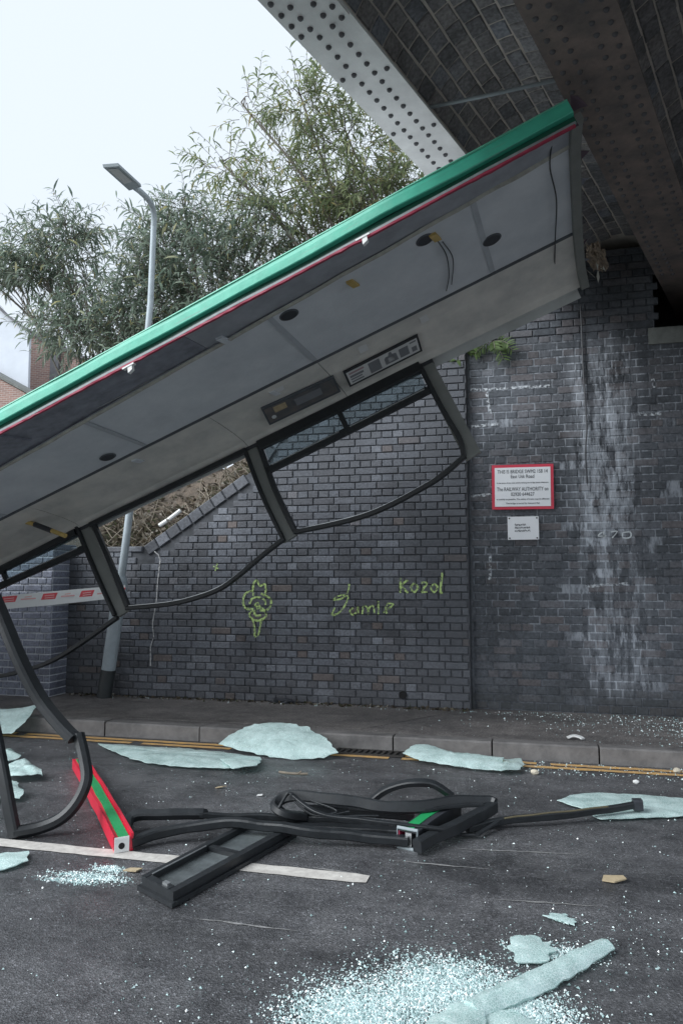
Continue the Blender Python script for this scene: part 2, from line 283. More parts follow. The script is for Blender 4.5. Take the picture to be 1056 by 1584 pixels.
def clear_glass(name):
    m = bpy.data.materials.new(name); m.use_nodes = True; n = m.node_tree.nodes; L = m.node_tree.links
    n.clear(); o = n.new('ShaderNodeOutputMaterial'); a = n.new('ShaderNodeBsdfTransparent'); a.inputs[0].default_value = (0.75, 0.82, 0.84, 1)
    gl = n.new('ShaderNodeBsdfGlossy'); gl.inputs['Roughness'].default_value = 0.08
    df = n.new('ShaderNodeBsdfDiffuse'); df.inputs[0].default_value = (0.3, 0.33, 0.35, 1)
    t = n.new('ShaderNodeTexNoise'); t.inputs['Scale'].default_value = 30; t.inputs['Detail'].default_value = 8
    g = n.new('ShaderNodeNewGeometry'); L.new(g.outputs['Position'], t.inputs['Vector'])
    mr = n.new('ShaderNodeMapRange'); mr.inputs[1].default_value = 0.5; mr.inputs[2].default_value = 0.75; mr.inputs[3].default_value = 0.08; mr.inputs[4].default_value = 0.3
    L.new(t.outputs['Fac'], mr.inputs[0])
    x1 = n.new('ShaderNodeMixShader'); x1.inputs[0].default_value = 0.05; L.new(a.outputs[0], x1.inputs[1]); L.new(gl.outputs[0], x1.inputs[2])
    x2 = n.new('ShaderNodeMixShader'); L.new(mr.outputs[0], x2.inputs[0]); L.new(x1.outputs[0], x2.inputs[1]); L.new(df.outputs[0], x2.inputs[2])
    L.new(x2.outputs[0], o.inputs[0]); return m
M['pane'] = clear_glass('dusty_pane')
def spray_mat(name, col, cover=0.5):
    m = bpy.data.materials.new(name); m.use_nodes = True; n = m.node_tree.nodes; L = m.node_tree.links
    b = n['Principled BSDF']; b.inputs['Base Color'].default_value = (*col, 1); b.inputs['Roughness'].default_value = 0.7
    g = n.new('ShaderNodeNewGeometry'); t = n.new('ShaderNodeTexNoise'); t.inputs['Scale'].default_value = 38; t.inputs['Detail'].default_value = 6
    L.new(g.outputs['Position'], t.inputs['Vector'])
    mr = n.new('ShaderNodeMapRange'); mr.inputs[1].default_value = cover - 0.12; mr.inputs[2].default_value = cover + 0.12; mr.inputs[4].default_value = 0.9
    L.new(t.outputs['Fac'], mr.inputs[0]); L.new(mr.outputs[0], b.inputs['Alpha']); return m
M['spray'] = spray_mat('lime_spray_paint', (0.58, 0.78, 0.28), 0.46)
M['crack'] = spray_mat('crack_filler', (0.6, 0.6, 0.6), 0.42)
M['salt'] = spray_mat('white_salt_run', (0.6, 0.64, 0.68), 0.53)
def leaf_mat(name, stops):
    m = mat(name, (0.1, 0.12, 0.08), 0.55, spec=0.4); n = m.node_tree.nodes; L = m.node_tree.links; bs = n['Principled BSDF']
    g = N(m, 'ShaderNodeNewGeometry'); r = ramp(m, stops); L.new(g.outputs['Random Per Island'], r.inputs['Fac']); L.new(r.outputs['Color'], bs.inputs['Base Color'])
    tr = N(m, 'ShaderNodeBsdfTranslucent'); L.new(r.outputs['Color'], tr.inputs[0])
    mx = N(m, 'ShaderNodeMixShader'); mx.inputs[0].default_value = 0.55
    L.new(bs.outputs[0], mx.inputs[1]); L.new(tr.outputs[0], mx.inputs[2]); L.new(mx.outputs[0], n['Material Output'].inputs[0]); return m
M['leaf_grey'] = leaf_mat('grey_green_leaf', [(0, (0.1, 0.14, 0.11)), (0.5, (0.19, 0.245, 0.19)), (0.9, (0.29, 0.34, 0.27)), (1, (0.4, 0.37, 0.18))])
M['leaf_green'] = leaf_mat('olive_leaf', [(0, (0.13, 0.17, 0.09)), (0.5, (0.22, 0.27, 0.14)), (0.88, (0.31, 0.35, 0.19)), (1, (0.4, 0.33, 0.16))])
M['leaf_fern'] = leaf_mat('fern_leaf', [(0, (0.06, 0.1, 0.03)), (1, (0.2, 0.3, 0.11))])
M['litter'] = leaf_mat('dead_leaf', [(0, (0.045, 0.038, 0.03)), (0.3, (0.09, 0.075, 0.055)), (0.45, (0.07, 0.085, 0.045)), (0.6, (0.13, 0.105, 0.075)), (0.9, (0.22, 0.19, 0.14)), (1, (0.5, 0.48, 0.43))])

# ------------------------------------------------------------------ mesh helpers
class MB:
    def __init__(s): s.v = []; s.f = []
    def add(s, vs, fs):
        o = len(s.v); s.v += [tuple(v) for v in vs]; s.f += [tuple(i + o for i in f) for f in fs]; return s
    def hexa(s, p):      # 8 points: bottom 4 then top 4
        return s.add(p, [(0, 3, 2, 1), (4, 5, 6, 7), (0, 1, 5, 4), (1, 2, 6, 5), (2, 3, 7, 6), (3, 0, 4, 7)])
    def box(s, a, b):
        (x0, y0, z0), (x1, y1, z1) = a, b
        return s.hexa([(x0, y0, z0), (x1, y0, z0), (x1, y1, z0), (x0, y1, z0), (x0, y0, z1), (x1, y0, z1), (x1, y1, z1), (x0, y1, z1)])
    def frame_box(s, o, ax, ay, az):   # corner + three edge vectors
        o, ax, ay, az = map(Vector, (o, ax, ay, az))
        return s.hexa([o, o + ax, o + ax + ay, o + ay, o + az, o + ax + az, o + ax + ay + az, o + ay + az])
    def prism(s, outline, ext):
        n = len(outline); o = [Vector(p) for p in outline]; e = Vector(ext)
        return s.add(o + [p + e for p in o], [tuple(range(n - 1, -1, -1)), tuple(range(n, 2 * n))] + [(i, (i + 1) % n, n + (i + 1) % n, n + i) for i in range(n)])
    def tube(s, pts, prof, up=(0, 0, 1), caps=True, scale=None):
        pts = [Vector(p) for p in pts]; n = len(prof); vs = []; u = Vector(up)
        for i, p in enumerate(pts):
            t = (pts[min(i + 1, len(pts) - 1)] - pts[max(i - 1, 0)]).normalized()
            side = t.cross(u)
            if side.length < 1e-4: side = t.orthogonal()
            side.normalize(); uu = side.cross(t).normalized(); u = uu
            k = scale[i] if scale else 1.0
            vs += [p + side * a * k + uu * b * k for a, b in prof]
        fs = [(i * n + j, i * n + (j + 1) % n, (i + 1) * n + (j + 1) % n, (i + 1) * n + j) for i in range(len(pts) - 1) for j in range(n)]
        if caps: fs += [tuple(range(n - 1, -1, -1)), tuple(range((len(pts) - 1) * n, len(pts) * n))]
        return s.add(vs, fs)
    def build(s, name, m, parent=None, smooth=False, recalc=True):
        me = bpy.data.meshes.new(name); me.from_pydata(s.v, [], s.f)
        if recalc:
            bm = bmesh.new(); bm.from_mesh(me); bmesh.ops.recalc_face_normals(bm, faces=bm.faces); bm.to_mesh(me); bm.free()
        me.materials.append(M[m] if isinstance(m, str) else m)
        if smooth:
            me.polygons.foreach_set('use_smooth', [True] * len(me.polygons))
            bm = bmesh.new(); bm.from_mesh(me)
            for e in bm.edges:
                if len(e.link_faces) == 2 and e.calc_face_angle(0) > 0.7: e.smooth = False
            bm.to_mesh(me); bm.free()
        me.update(); return link(name, me, parent)
def link(name, me, parent=None):
    o = bpy.data.objects.new(name, me); COL.objects.link(o)
    if parent: o.parent = parent
    return o
def rnd_prof(r, n=8, sx=1.0): return [(r * sx * math.cos(2 * math.pi * i / n), r * math.sin(2 * math.pi * i / n)) for i in range(n)]
def box_prof(w, h, c=0.2):
    w /= 2; h /= 2; k = c * min(w, h)
    return [(-w + k, -h), (w - k, -h), (w, -h + k), (w, h - k), (w - k, h), (-w + k, h), (-w, h - k), (-w, -h + k)]
def spline(pts, k=6):
    pts = [Vector(p) for p in pts]; out = []
    for i in range(len(pts) - 1):
        p0 = pts[max(i - 1, 0)]; p1 = pts[i]; p2 = pts[i + 1]; p3 = pts[min(i + 2, len(pts) - 1)]
        for j in range(k):
            t = j / k
            out.append(0.5 * ((2 * p1) + (p2 - p0) * t + (2 * p0 - 5 * p1 + 4 * p2 - p3) * t * t + (3 * p1 - p0 - 3 * p2 + p3) * t ** 3))
    out.append(pts[-1]); return out
def empty(name, loc=(0, 0, 0)):
    o = bpy.data.objects.new(name, None); COL.objects.link(o); o.location = loc; o.empty_display_size = 0.2; return o
def tag(o, label=None, cat=None, group=None, kind=None):
    if label: o['label'] = label
    if cat: o['category'] = cat
    if group: o['group'] = group
    if kind: o['kind'] = kind
    return o
def text_mesh(name, body, size, m, parent, loc, rot, align='CENTER', width=None, shear=0):
    cu = bpy.data.curves.new(name, 'FONT'); cu.body = body; cu.size = size; cu.align_x = align; cu.align_y = 'CENTER'; cu.extrude = 0.0006; cu.resolution_u = 3
    t = bpy.data.objects.new(name, cu); COL.objects.link(t); bpy.context.view_layer.update()
    me = bpy.data.meshes.new_from_object(t.evaluated_get(bpy.context.evaluated_depsgraph_get()))
    bpy.data.objects.remove(t); me.materials.clear(); me.materials.append(M[m])
    xs = [v.co.x for v in me.vertices]; wd = max(xs) - min(xs)
    o = link(name, me, parent); o.location = loc; o.rotation_euler = rot
    if width: o.scale = (width / wd, 1, 1)
    return o

# ================================================================== SETTING
g = MB(); g.add([(-400, -400, -0.02), (400, -400, -0.02), (400, 600, -0.02), (-400, 600, -0.02)], [(0, 1, 2, 3)])
tag(g.build('ground', 'earth'), kind='structure')
g = MB(); g.add([(-60, -3.2, 0), (60, -3.2, 0), (60, 5.99, 0), (-60, 5.99, 0)], [(0, 1, 2, 3)])
tag(g.build('road', 'road'), kind='structure')
g = MB(); g.box((-60, 6.112, -0.015), (60, 7.6, 0.121))
pave = tag(g.build('pavement', 'pavement'), kind='structure')
# lighter repaired strip on the pavement near the lamp
g = MB(); g.prism([tuple(gz(x, y, 0.1215)) for x, y in [(75, 1108), (150, 1094), (185, 1080), (330, 1080), (720, 1098), (560, 1128), (250, 1113)]], (0, 0, 0.003))
g.build('repair_patch', asphalt('patch_asphalt', (0.18, 0.165, 0.157), (0.12, 0.112, 0.108), 0.6, 1), pave)
# kerb stones
kerb = tag(empty('kerb', (0, 5.99, 0)), kind='structure')
def kerb_mesh(ln):
    b = MB(); k = 0.012; prof = [(0, -0.01), (0, 0.125 - k), (k, 0.125), (0.125, 0.125), (0.125, -0.01)]
    b.prism([(0, y, z) for y, z in prof], (ln, 0, 0)); me = bpy.data.meshes.new('kerb_stone'); me.from_pydata(b.v, [], b.f)
    bm = bmesh.new(); bm.from_mesh(me); bmesh.ops.recalc_face_normals(bm, faces=bm.faces); bm.to_mesh(me); bm.free()
    me.materials.append(M['kerb']); return me
joints = [gz(x, y, 0.0).x for x, y in [(612, 1160), (763, 1168), (927, 1180)]]
xs = [-8.2]
while xs[-1] < joints[0] - 1.3: xs.append(xs[-1] + 0.905)
xs += joints
while xs[-1] < 6: xs.append(xs[-1] + 0.87)
for a, b in zip(xs, xs[1:]):
    o = link('kerb_stone', kerb_mesh(b - a - 0.012), kerb); o.location = (a, random.uniform(-0.004, 0.004), random.uniform(-0.004, 0.003))
    o.rotation_euler = (0, random.uniform(-0.003, 0.003), random.uniform(-0.004, 0.004))
# painted lines (worn): built of short uneven lengths
def line_strip(name, m, x0, x1, yc, wd, z, step=0.25, gap=0.0):
    b = MB(); n = int((x1 - x0) / step); up = []; lo = []
    for i in range(n + 1):
        x = x0 + (x1 - x0) * i / n
        up.append((x, yc + wd / 2 + random.uniform(-0.006, 0.006), z)); lo.append((x, yc - wd / 2 + random.uniform(-0.006, 0.006), z))
    b.add(up + lo, [(i, i + 1, n + 2 + i, n + 1 + i) for i in range(n) if random.random() > gap])
    return tag(b.build(name, m), kind='structure')
line_strip('yellow_line', 'yellow', -30, 20, 5.888, 0.062, 0.004, 0.1, 0.05)
line_strip('yellow_line', 'yellow', -30, 20, 5.785, 0.062, 0.004, 0.1, 0.05)
wl = MB(); up = []; lo = []
for i in range(61):
    x = -4.8 + (4.8 - 0.755) * i / 60; yc = 3.45; e = 0.0 if i < 60 else 0.012
    up.append((x, yc + 0.05 - e + random.uniform(-0.004, 0.004), 0.004)); lo.append((x, yc - 0.05 + e + random.uniform(-0.004, 0.004), 0.004))
wl.add(up + lo, [(i, i + 1, 62 + i, 61 + i) for i in range(60)])
tag(wl.build('centre_line', 'white_line'), kind='structure')
for (x0, y0, x1, y1) in [(600, 1330, 760, 1345), (470, 1340, 560, 1352), (700, 1312, 905, 1322), (300, 1420, 460, 1440), (760, 1390, 930, 1402)]:
    a_, c_ = gz(x0, y0, 0.003), gz(x1, y1, 0.003); b = MB(); vs = []; n = 14; sd0 = Vector((-(c_ - a_).y, (c_ - a_).x, 0)).normalized()
    for i in range(n + 1):
        p = a_.lerp(c_, i / n) + sd0 * random.uniform(-0.004, 0.004); h_ = 0.006 * math.sin(math.pi * i / n) * random.uniform(0.4, 1.2) + 0.0008; vs += [p + sd0 * h_, p - sd0 * h_]
    b.add(vs, [(2 * i, 2 * i + 2, 2 * i + 3, 2 * i + 1) for i in range(n)]); tag(b.build('scrape_mark', mat('scraped_asphalt', (0.24, 0.24, 0.24), 0.8, var=0.4, scale=60)), kind='structure')
# gully grate in the channel
gg = gz(572, 1166); gr = tag(empty('drain_grate', (gg.x, 5.9, 0)), 'black iron drain grate in the gutter beside the kerb', 'drain')
b = MB(); b.box((-0.26, -0.06, 0.0045), (0.26, 0.082, 0.006)); b.build('gully', 'black_void', gr)
b = MB(); b.box((-0.28, 0.07, 0.005), (0.28, 0.085, 0.016)); b.box((-0.28, -0.085, 0.005), (0.28, -0.06, 0.016)); b.box((-0.28, -0.06, 0.005), (-0.26, 0.07, 0.016)); b.box((0.26, -0.06, 0.005), (0.28, 0.07, 0.016)); b.build('grate_frame', 'iron', gr)
for i in range(11):
    b = MB(); x = -0.25 + i * 0.049; b.frame_box((x, -0.06, 0.007), (0.02, 0, 0), (0.012, 0.13, 0), (0, 0, 0.009)); b.build('grate_bar', 'iron', gr)

# ------------------------------------------------------------------ brick walls
def brick_me(name, lx, lz, dy, m, ch=0.005):
    """one brick, front face at y=0 towards -Y, chamfered arrises"""
    x, z = lx / 2, lz / 2
    fr = [(-x + ch, 0, -z + ch), (x - ch, 0, -z + ch), (x - ch, 0, z - ch), (-x + ch, 0, z - ch)]
    md = [(-x, ch, -z), (x, ch, -z), (x, ch, z), (-x, ch, z)]
    bk = [(-x, dy, -z), (x, dy, -z), (x, dy, z), (-x, dy, z)]
    fs = [(0, 1, 2, 3)] + [(i, 4 + i, 4 + (i + 1) % 4, (i + 1) % 4) for i in range(4)] + [(4 + i, 8 + i, 8 + (i + 1) % 4, 4 + (i + 1) % 4) for i in range(4)]
    me = bpy.data.meshes.new(name); me.from_pydata(fr + md + bk, [], fs); me.materials.append(M[m]); me.update(); return me
CH = 0.075
def lay(x0, x1, z0, z1, keep, off=0.0, bond='english'):
    """list of (xc, zc, len) bricks"""
    out = []; r = 0; z = z0
    while z + CH * 0.6 < z1:
        head = (r % 2 == 0) if bond == 'english' else False
        ln = 0.1125 if head else 0.225
        x = x0 + off + (0 if head else -0.056) - 0.225
        while x < x1:
            a, b_ = max(x, x0), min(x + ln, x1)
            if b_ - a > 0.04:
                L_ = b_ - a
                if bond == 'flemish' : pass
                if keep((a + b_) / 2, z + CH / 2): out.append(((a + b_) / 2, z + CH / 2, L_))
            x += ln
        z += CH; r += 1
    return out
def build_bricks(root, bricks, Y, m, joint=0.009, limit=300, vis=None, dj=0.003, face=0.0):
    """largest visible bricks as their own objects, the rest one mesh"""
    sc = []
    for k, (x, z, L_) in enumerate(bricks):
        px, py = proj((x, Y, z)); d = (Vector((x, Y, z)) - CAM).dot(FW)
        ok = -10 < px < 1066 and -10 < py < 1594 and (vis is None or vis(px, py))
        sc.append((L_ / d ** 2 if ok else 0, k))
    top = set(k for s, k in sorted(sc, reverse=True)[:limit] if s > 0)
    cache = {}; rest = MB()
    for k, (x, z, L_) in enumerate(bricks):
        key = round(L_, 3)
        if key not in cache: cache[key] = brick_me('brick', L_ - joint, CH - joint, 0.03, m)
        y = Y + face + random.uniform(-dj, dj) + (random.uniform(0.004, 0.009) if random.random() < 0.03 else 0); rz = random.uniform(-0.012, 0.012); rx = random.uniform(-0.02, 0.02); ry = random.uniform(-0.008, 0.008)
        s = (random.uniform(0.97, 1.01), 1, random.uniform(0.93, 1.03))
        mt = Matrix.Translation((x, y, z)) @ Matrix.Rotation(rz, 4, 'Z') @ Matrix.Rotation(rx, 4, 'X') @ Matrix.Rotation(ry, 4, 'Y') @ Matrix.Diagonal((*s, 1))
        if k in top:
            o = link('brick', cache[key], root); o.matrix_parent_inverse = Matrix.Translation(-root.location); o.matrix_basis = mt
        else:
            me = cache[key]; rest.add([mt @ v.co for v in me.vertices], [tuple(p.vertices) for p in me.polygons])
    if rest.v:
        o = rest.build('bricks', m, root, recalc=False); o.matrix_parent_inverse = Matrix.Translation(-root.location); tag(o, kind='stuff')
def under(root, o): o.parent = root; o.matrix_parent_inverse = Matrix.Translation(-root.location); return o
def bus_line(px): return 890 - 0.502 * px
# wing wall
WY = 7.40; SX0, SZ0, SX1, SZ1 = -4.13, 1.74, -2.872, 2.56
slope = (SZ1 - SZ0) / (SX1 - SX0)
SLOPE2 = 1.5; SX2 = SX1 + (4.1 - SZ1) / SLOPE2
def wtop(x):
    if x < SX0: return 1.74
    if x < SX1: return SZ0 + (x - SX0) * slope
    return min(SZ1 + (x - SX1) * SLOPE2, 4.1)
wing = tag(empty('wing_wall', (-2.8, WY, 0.12)), 'dark brick wing wall with a sloping top behind the hanging window frames', 'wall')
XE = -0.6
b = MB(); pts = [(-5.06, 0.0), (XE, 0.0), (XE, wtop(XE) - 0.02), (SX2, 4.08), (SX1, SZ1 - 0.02), (SX0, SZ0 - 0.02), (-5.06, SZ0 - 0.02)]
b.prism([(x, WY + 0.012, z) for x, z in pts], (0, 0.45, 0)); under(wing, b.build('mortar', 'mortar_dark'))
# the flat top course of the lower length
for i in range(4):
    pass
cop_h = 0.115
def wkeep(x, z):
    if x < SX0 - 0.1: return z < 1.68
    return z + 0.035 < wtop(x) - (cop_h + 0.02) / math.cos(math.atan(slope if x < SX1 else SLOPE2)) * (0.9)
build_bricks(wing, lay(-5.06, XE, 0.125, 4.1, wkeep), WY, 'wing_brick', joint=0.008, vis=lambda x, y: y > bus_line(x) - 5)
# sloping coping of bricks on edge
cm = brick_me('coping_brick', 0.145, cop_h, 0.3, 'wing_brick', 0.008)
for (xa, za, xb, zb) in [(SX0, SZ0, SX1, SZ1), (SX1, SZ1, SX2, 4.1)]:
    sa = math.atan2(zb - za, xb - xa); sl = Vector((math.cos(sa), 0, math.sin(sa))); sn = Vector((-math.sin(sa), 0, math.cos(sa)))
    for i in range(int(math.hypot(xb - xa, zb - za) / 0.155)):
        c = Vector((xa, WY - 0.012, za)) + sl * (0.155 * (i + 0.5)) - sn * (cop_h / 2)
        o = link('coping_brick', cm); o.location = c; o.rotation_euler = (random.uniform(-0.02, 0.02), -sa + random.uniform(-0.02, 0.02), random.uniform(-0.01, 0.01)); under(wing, o)
cm2 = brick_me('coping_brick', 0.215, 0.06, 0.3, 'wing_brick', 0.008)
x = -5.04
while x < SX0 - 0.05:
    o = link('coping_brick', cm2); o.location = (x + 0.11, WY - 0.01 + random.uniform(-0.003, 0.003), 1.713); under(wing, o); x += 0.225
# long filled crack
def ribbon(name, pts, wd, m, Y, parent=None, taper=False):
    b = MB(); vs = []; P = [Vector((p[0], 0, p[1])) for p in pts]
    for i, p in enumerate(P):
        t = (P[min(i + 1, len(P) - 1)] - P[max(i - 1, 0)]).normalized(); nn = Vector((-t.z, 0, t.x))
        k = wd / 2 * random.uniform(0.75, 1.2)
        vs += [(p.x + nn.x * k, Y, p.z + nn.z * k), (p.x - nn.x * k, Y, p.z - nn.z * k)]
    b.add(vs, [(2 * i, 2 * i + 2, 2 * i + 3, 2 * i + 1) for i in range(len(P) - 1)])
    return b.build(name, m, parent)
def wallpts(pxs, Y, k=1):
    P = [wy(x, y, Y) for x, y in pxs]
    if k > 1: P = spline(P, k)
    return [(p.x, p.z) for p in P]
o = ribbon('crack', wallpts([(237, 845), (238, 852), (245, 858), (248, 866), (244, 900), (242, 930), (236, 965), (238, 985), (233, 1000), (233, 1030)], WY - 0.006), 0.013, 'crack', WY - 0.006); under(wing, o)
# weep pipe
wp = wy(623, 1075, WY - 0.01); b = MB()
b.tube([(wp.x, WY - 0.02, wp.z), (wp.x, WY + 0.01, wp.z)], rnd_prof(0.038, 14)); under(wing, b.build('weep_pipe', 'black_void'))

# abutment
AY = 7.5; AX0 = -0.585
abut = tag(empty('bridge_abutment', (1.5, AY, 0.12)), 'dark salt-stained brick bridge abutment that carries the red-edged sign', 'wall')
NZ = 3.79
nA, nB = (0.03, 0.0301), (1.2, 1.79); nC = (2.4, 2.95)
def akeep(x, z):
    if z > NZ and (nA[0] < x < nA[1] or nB[0] < x < nB[1] or nC[0] < x < nC[1]): return False
    return True
b = MB(); b.box((AX0, AY + 0.0045, 0), (5, AY + 1.6, NZ - 0.02)); under(abut, b.build('mortar', 'mortar_abut'))
b = MB()
for a, c in [(AX0, nA[0]), (nA[1], nB[0]), (nB[1], nC[0]), (nC[1], 5)]: b.box((a, AY + 0.013, NZ - 0.02), (c, AY + 1.55, 4.62))
b.box((AX0, AY + 1.6, 0.0), (5, AY + 2.2, 5.4))
under(abut, b.build('upper_wall', 'mortar_abut'))
def avis(x, y): return y > max(bus_line(x) + 8, 0) if x < 930 else y > 430
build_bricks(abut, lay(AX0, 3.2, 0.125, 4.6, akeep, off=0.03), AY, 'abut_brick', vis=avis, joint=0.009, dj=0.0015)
for a, c in [nB, nC]:
    b = MB(); b.box((a - 0.06, AY - 0.015, NZ - 0.16), (c + 0.25, AY + 0.5, NZ)); under(abut, b.build('bed_stone', 'stone'))
# rounded corner bricks at the abutment's edge
b = MB(); b.tube([(AX0 - 0.005, AY + 0.03, 0.12), (AX0 - 0.005, AY + 0.03, 4.55)], rnd_prof(0.035, 10), up=(0, 1, 0)); under(abut, b.build('corner_quoin', 'abut_brick', smooth=True))
# salt runs along a few joints
for pl in [[(727, 603), (760, 602), (790, 600), (850, 597)], [(752, 605), (754, 622), (758, 640)], [(728, 768), (745, 766), (758, 765)], [(980, 642), (1000, 641), (1022, 640)], [(757, 855), (758, 880), (757, 897)],
           [(905, 908), (930, 905), (970, 903)], [(1008, 585), (1010, 592), (1010, 600)], [(912, 775), (914, 788)], [(728, 660), (770, 656)]]:
    o = ribbon('salt_run', wallpts(pl, AY - 0.006, 5), 0.028, 'salt', AY - 0.006); under(abut, o)

# blue brick pillar on the left
BY = 7.10; pil = tag(empty('brick_pillar', (-5.6, BY, 0.12)), 'blue brick pier with pale mortar at the left end of the wing wall', 'wall')
BX = wy(78, 1000, BY).x
b = MB(); b.box((BX - 3.2, BY + 0.011, 0), (BX - 0.004, BY + 0.42, 1.77)); under(pil, b.build('mortar', 'mortar_pale'))
build_bricks(pil, lay(BX - 3.0, BX, 0.125, 1.8, lambda x, z: z < 1.78), BY, 'pillar_brick', joint=0.011)
rb = brick_me('brick', 0.4, CH - 0.011, 0.03, 'pillar_brick')
z = 0.125
for i in range(22):
    o = link('side_brick', rb); o.rotation_euler = (0, 0, R_(90)); o.location = (BX + 0.002, BY + 0.215, z + CH / 2); under(pil, o); z += CH

# embankment behind the wing wall
def bank_rise(y): return min(y - 7.8, 1.6) * 0.78 + max(0, y - 9.4) * 0.12
b = MB(); nx, ny = 60, 24; vs = []
for j in range(ny + 1):
    for i in range(nx + 1):
        x = -16 + 16.2 * i / nx; y = 7.8 + 9 * j / ny
        base = 1.62 if x < SX0 else wtop(x) - 0.12
        zz = base + bank_rise(y) + (mnoise.noise(Vector((x * 1.3, y * 1.3, 0))) * 0.14 if j else 0)
        if x < -6: zz = min(zz, 1.62 + (y - 7.8) * 0.1)
        vs.append((x, y, zz))
b.add(vs, [(j * (nx + 1) + i, j * (nx + 1) + i + 1, (j + 1) * (nx + 1) + i + 1, (j + 1) * (nx + 1) + i) for j in range(ny) for i in range(nx)])
tag(b.build('embankment', 'soil', smooth=True), kind='structure')
def emb_z(x, y):
    base = 1.62 if x < SX0 else wtop(x) - 0.12
    zz = base + bank_rise(y)
    return min(zz, 1.62 + (y - 7.8) * 0.1) if x < -6 else zz
def leaf_verts(p, d, n, L_, wd, droop, seg=3):
    """a narrow pointed arching leaf"""
    p = Vector(p); d = d.normalized(); side = d.cross(n)
    if side.length < 1e-3: side = d.orthogonal()
    side.normalize(); vs = []; q = p.copy(); dd = d.copy()
    ws = [0.25, 1.0, 0.75, 0.0] if seg == 3 else [0.3, 1.0, 0.0]
    for i in range(seg + 1):
        k = wd / 2 * ws[i]
        if i < seg: vs += [q + side * k, q - side * k]
        else: vs.append(q)
        q = q + dd * (L_ / seg); dd = (dd + Vector((0, 0, -droop / seg))).normalized()
    fs = [(2 * i, 2 * i + 2, 2 * i + 3, 2 * i + 1) for i in range(seg - 1)] + [(2 * seg - 2, 2 * seg, 2 * seg - 1)]
    return vs, fs
def rv(): 
    v = Vector((random.gauss(0, 1), random.gauss(0, 1), random.gauss(0, 1))); return v.normalized()
b = MB()
for i in range(5200):
    x = random.uniform(-5.2, -1.8); y = 7.72 + abs(random.gauss(0, 0.55)); z = emb_z(x, y) + 0.03 + random.uniform(0, 0.06)
    v, f = leaf_verts((x, y, z), Vector((random.uniform(-1, 1), random.uniform(-1, 1), random.uniform(-0.3, 0.7))), rv(), random.uniform(0.05, 0.12), random.uniform(0.02, 0.045), 0.4, 2); b.add(v, f)
tag(b.build('leaf_litter', 'litter', recalc=False), 'brown dead leaves covering the bank behind the wing wall', 'leaves', kind='stuff')
b = MB()
for i in range(260):
    x = random.uniform(-5.2, -1.8); y = 7.75 + abs(random.gauss(0, 0.5)); p = Vector((x, y, emb_z(x, y) + random.uniform(0.02, 0.1)))
    d = Vector((random.uniform(-1, 1), random.uniform(-0.6, 0.6), random.uniform(-0.1, 0.9))).normalized() * random.uniform(0.15, 0.5)
    b.tube([p, p + d * 0.5 + rv() * 0.02, p + d], rnd_prof(random.uniform(0.003, 0.007), 4))
tag(b.build('dead_stems', 'twig', recalc=False), 'tangle of dry brown stems on the bank behind the wing wall', 'stems', kind='stuff')
p = wy(262, 803, 7.75); b = MB(); b.tube([p + Vector((-0.12, 0, -0.07)), p, p + Vector((0.13, 0.02, 0.1))], rnd_prof(0.025, 8)); tag(b.build('white_tube', 'white_plastic', smooth=True), 'short white tube lying on the sloping top of the wing wall', 'litter')

# ------------------------------------------------------------------ bridge
GA = R_(18); gd = Vector((math.sin(GA), math.cos(GA), 0)); pd = Vector((math.cos(GA), -math.sin(GA), 0)); ZF = 4.25
def bp_(p, q, z): v = pd * p + gd * q; return Vector((v.x, v.y, z))
bridge = tag(empty('railway_bridge', (0, 3, 4.25)), 'riveted steel railway bridge with brick jack arches overhead', 'bridge')
def ub(o): return under(bridge, o)
Q0, Q1 = -7.0, 9.2
girders = [(-2.2, -1.857, 'girder_pale'), (-1.126, -0.686, 'girder_dark'), (0.0, 0.44, 'girder_dark'), (1.12, 1.56, 'girder_dark')]
rv_me = None
def rivet_mesh(r, h):
    b = MB(); rings = [(r, 0.0), (r * 0.92, -h * 0.45), (r * 0.6, -h * 0.85), (0.0, -h)]; n = 10; vs = []
    for rr, z in rings[:-1]: vs += [(rr * math.cos(2 * math.pi * i / n), rr * math.sin(2 * math.pi * i / n), z) for i in range(n)]
    vs.append((0, 0, -h)); fs = [(k * n + i, k * n + (i + 1) % n, (k + 1) * n + (i + 1) % n, (k + 1) * n + i) for k in range(2) for i in range(n)] + [(2 * n + i, 2 * n + (i + 1) % n, 3 * n) for i in range(n)]
    b.add(vs, fs); o = b.build('rivet', 'rivet', smooth=True); me = o.data; bpy.data.objects.remove(o); return me
riv = rivet_mesh(0.0165, 0.016)
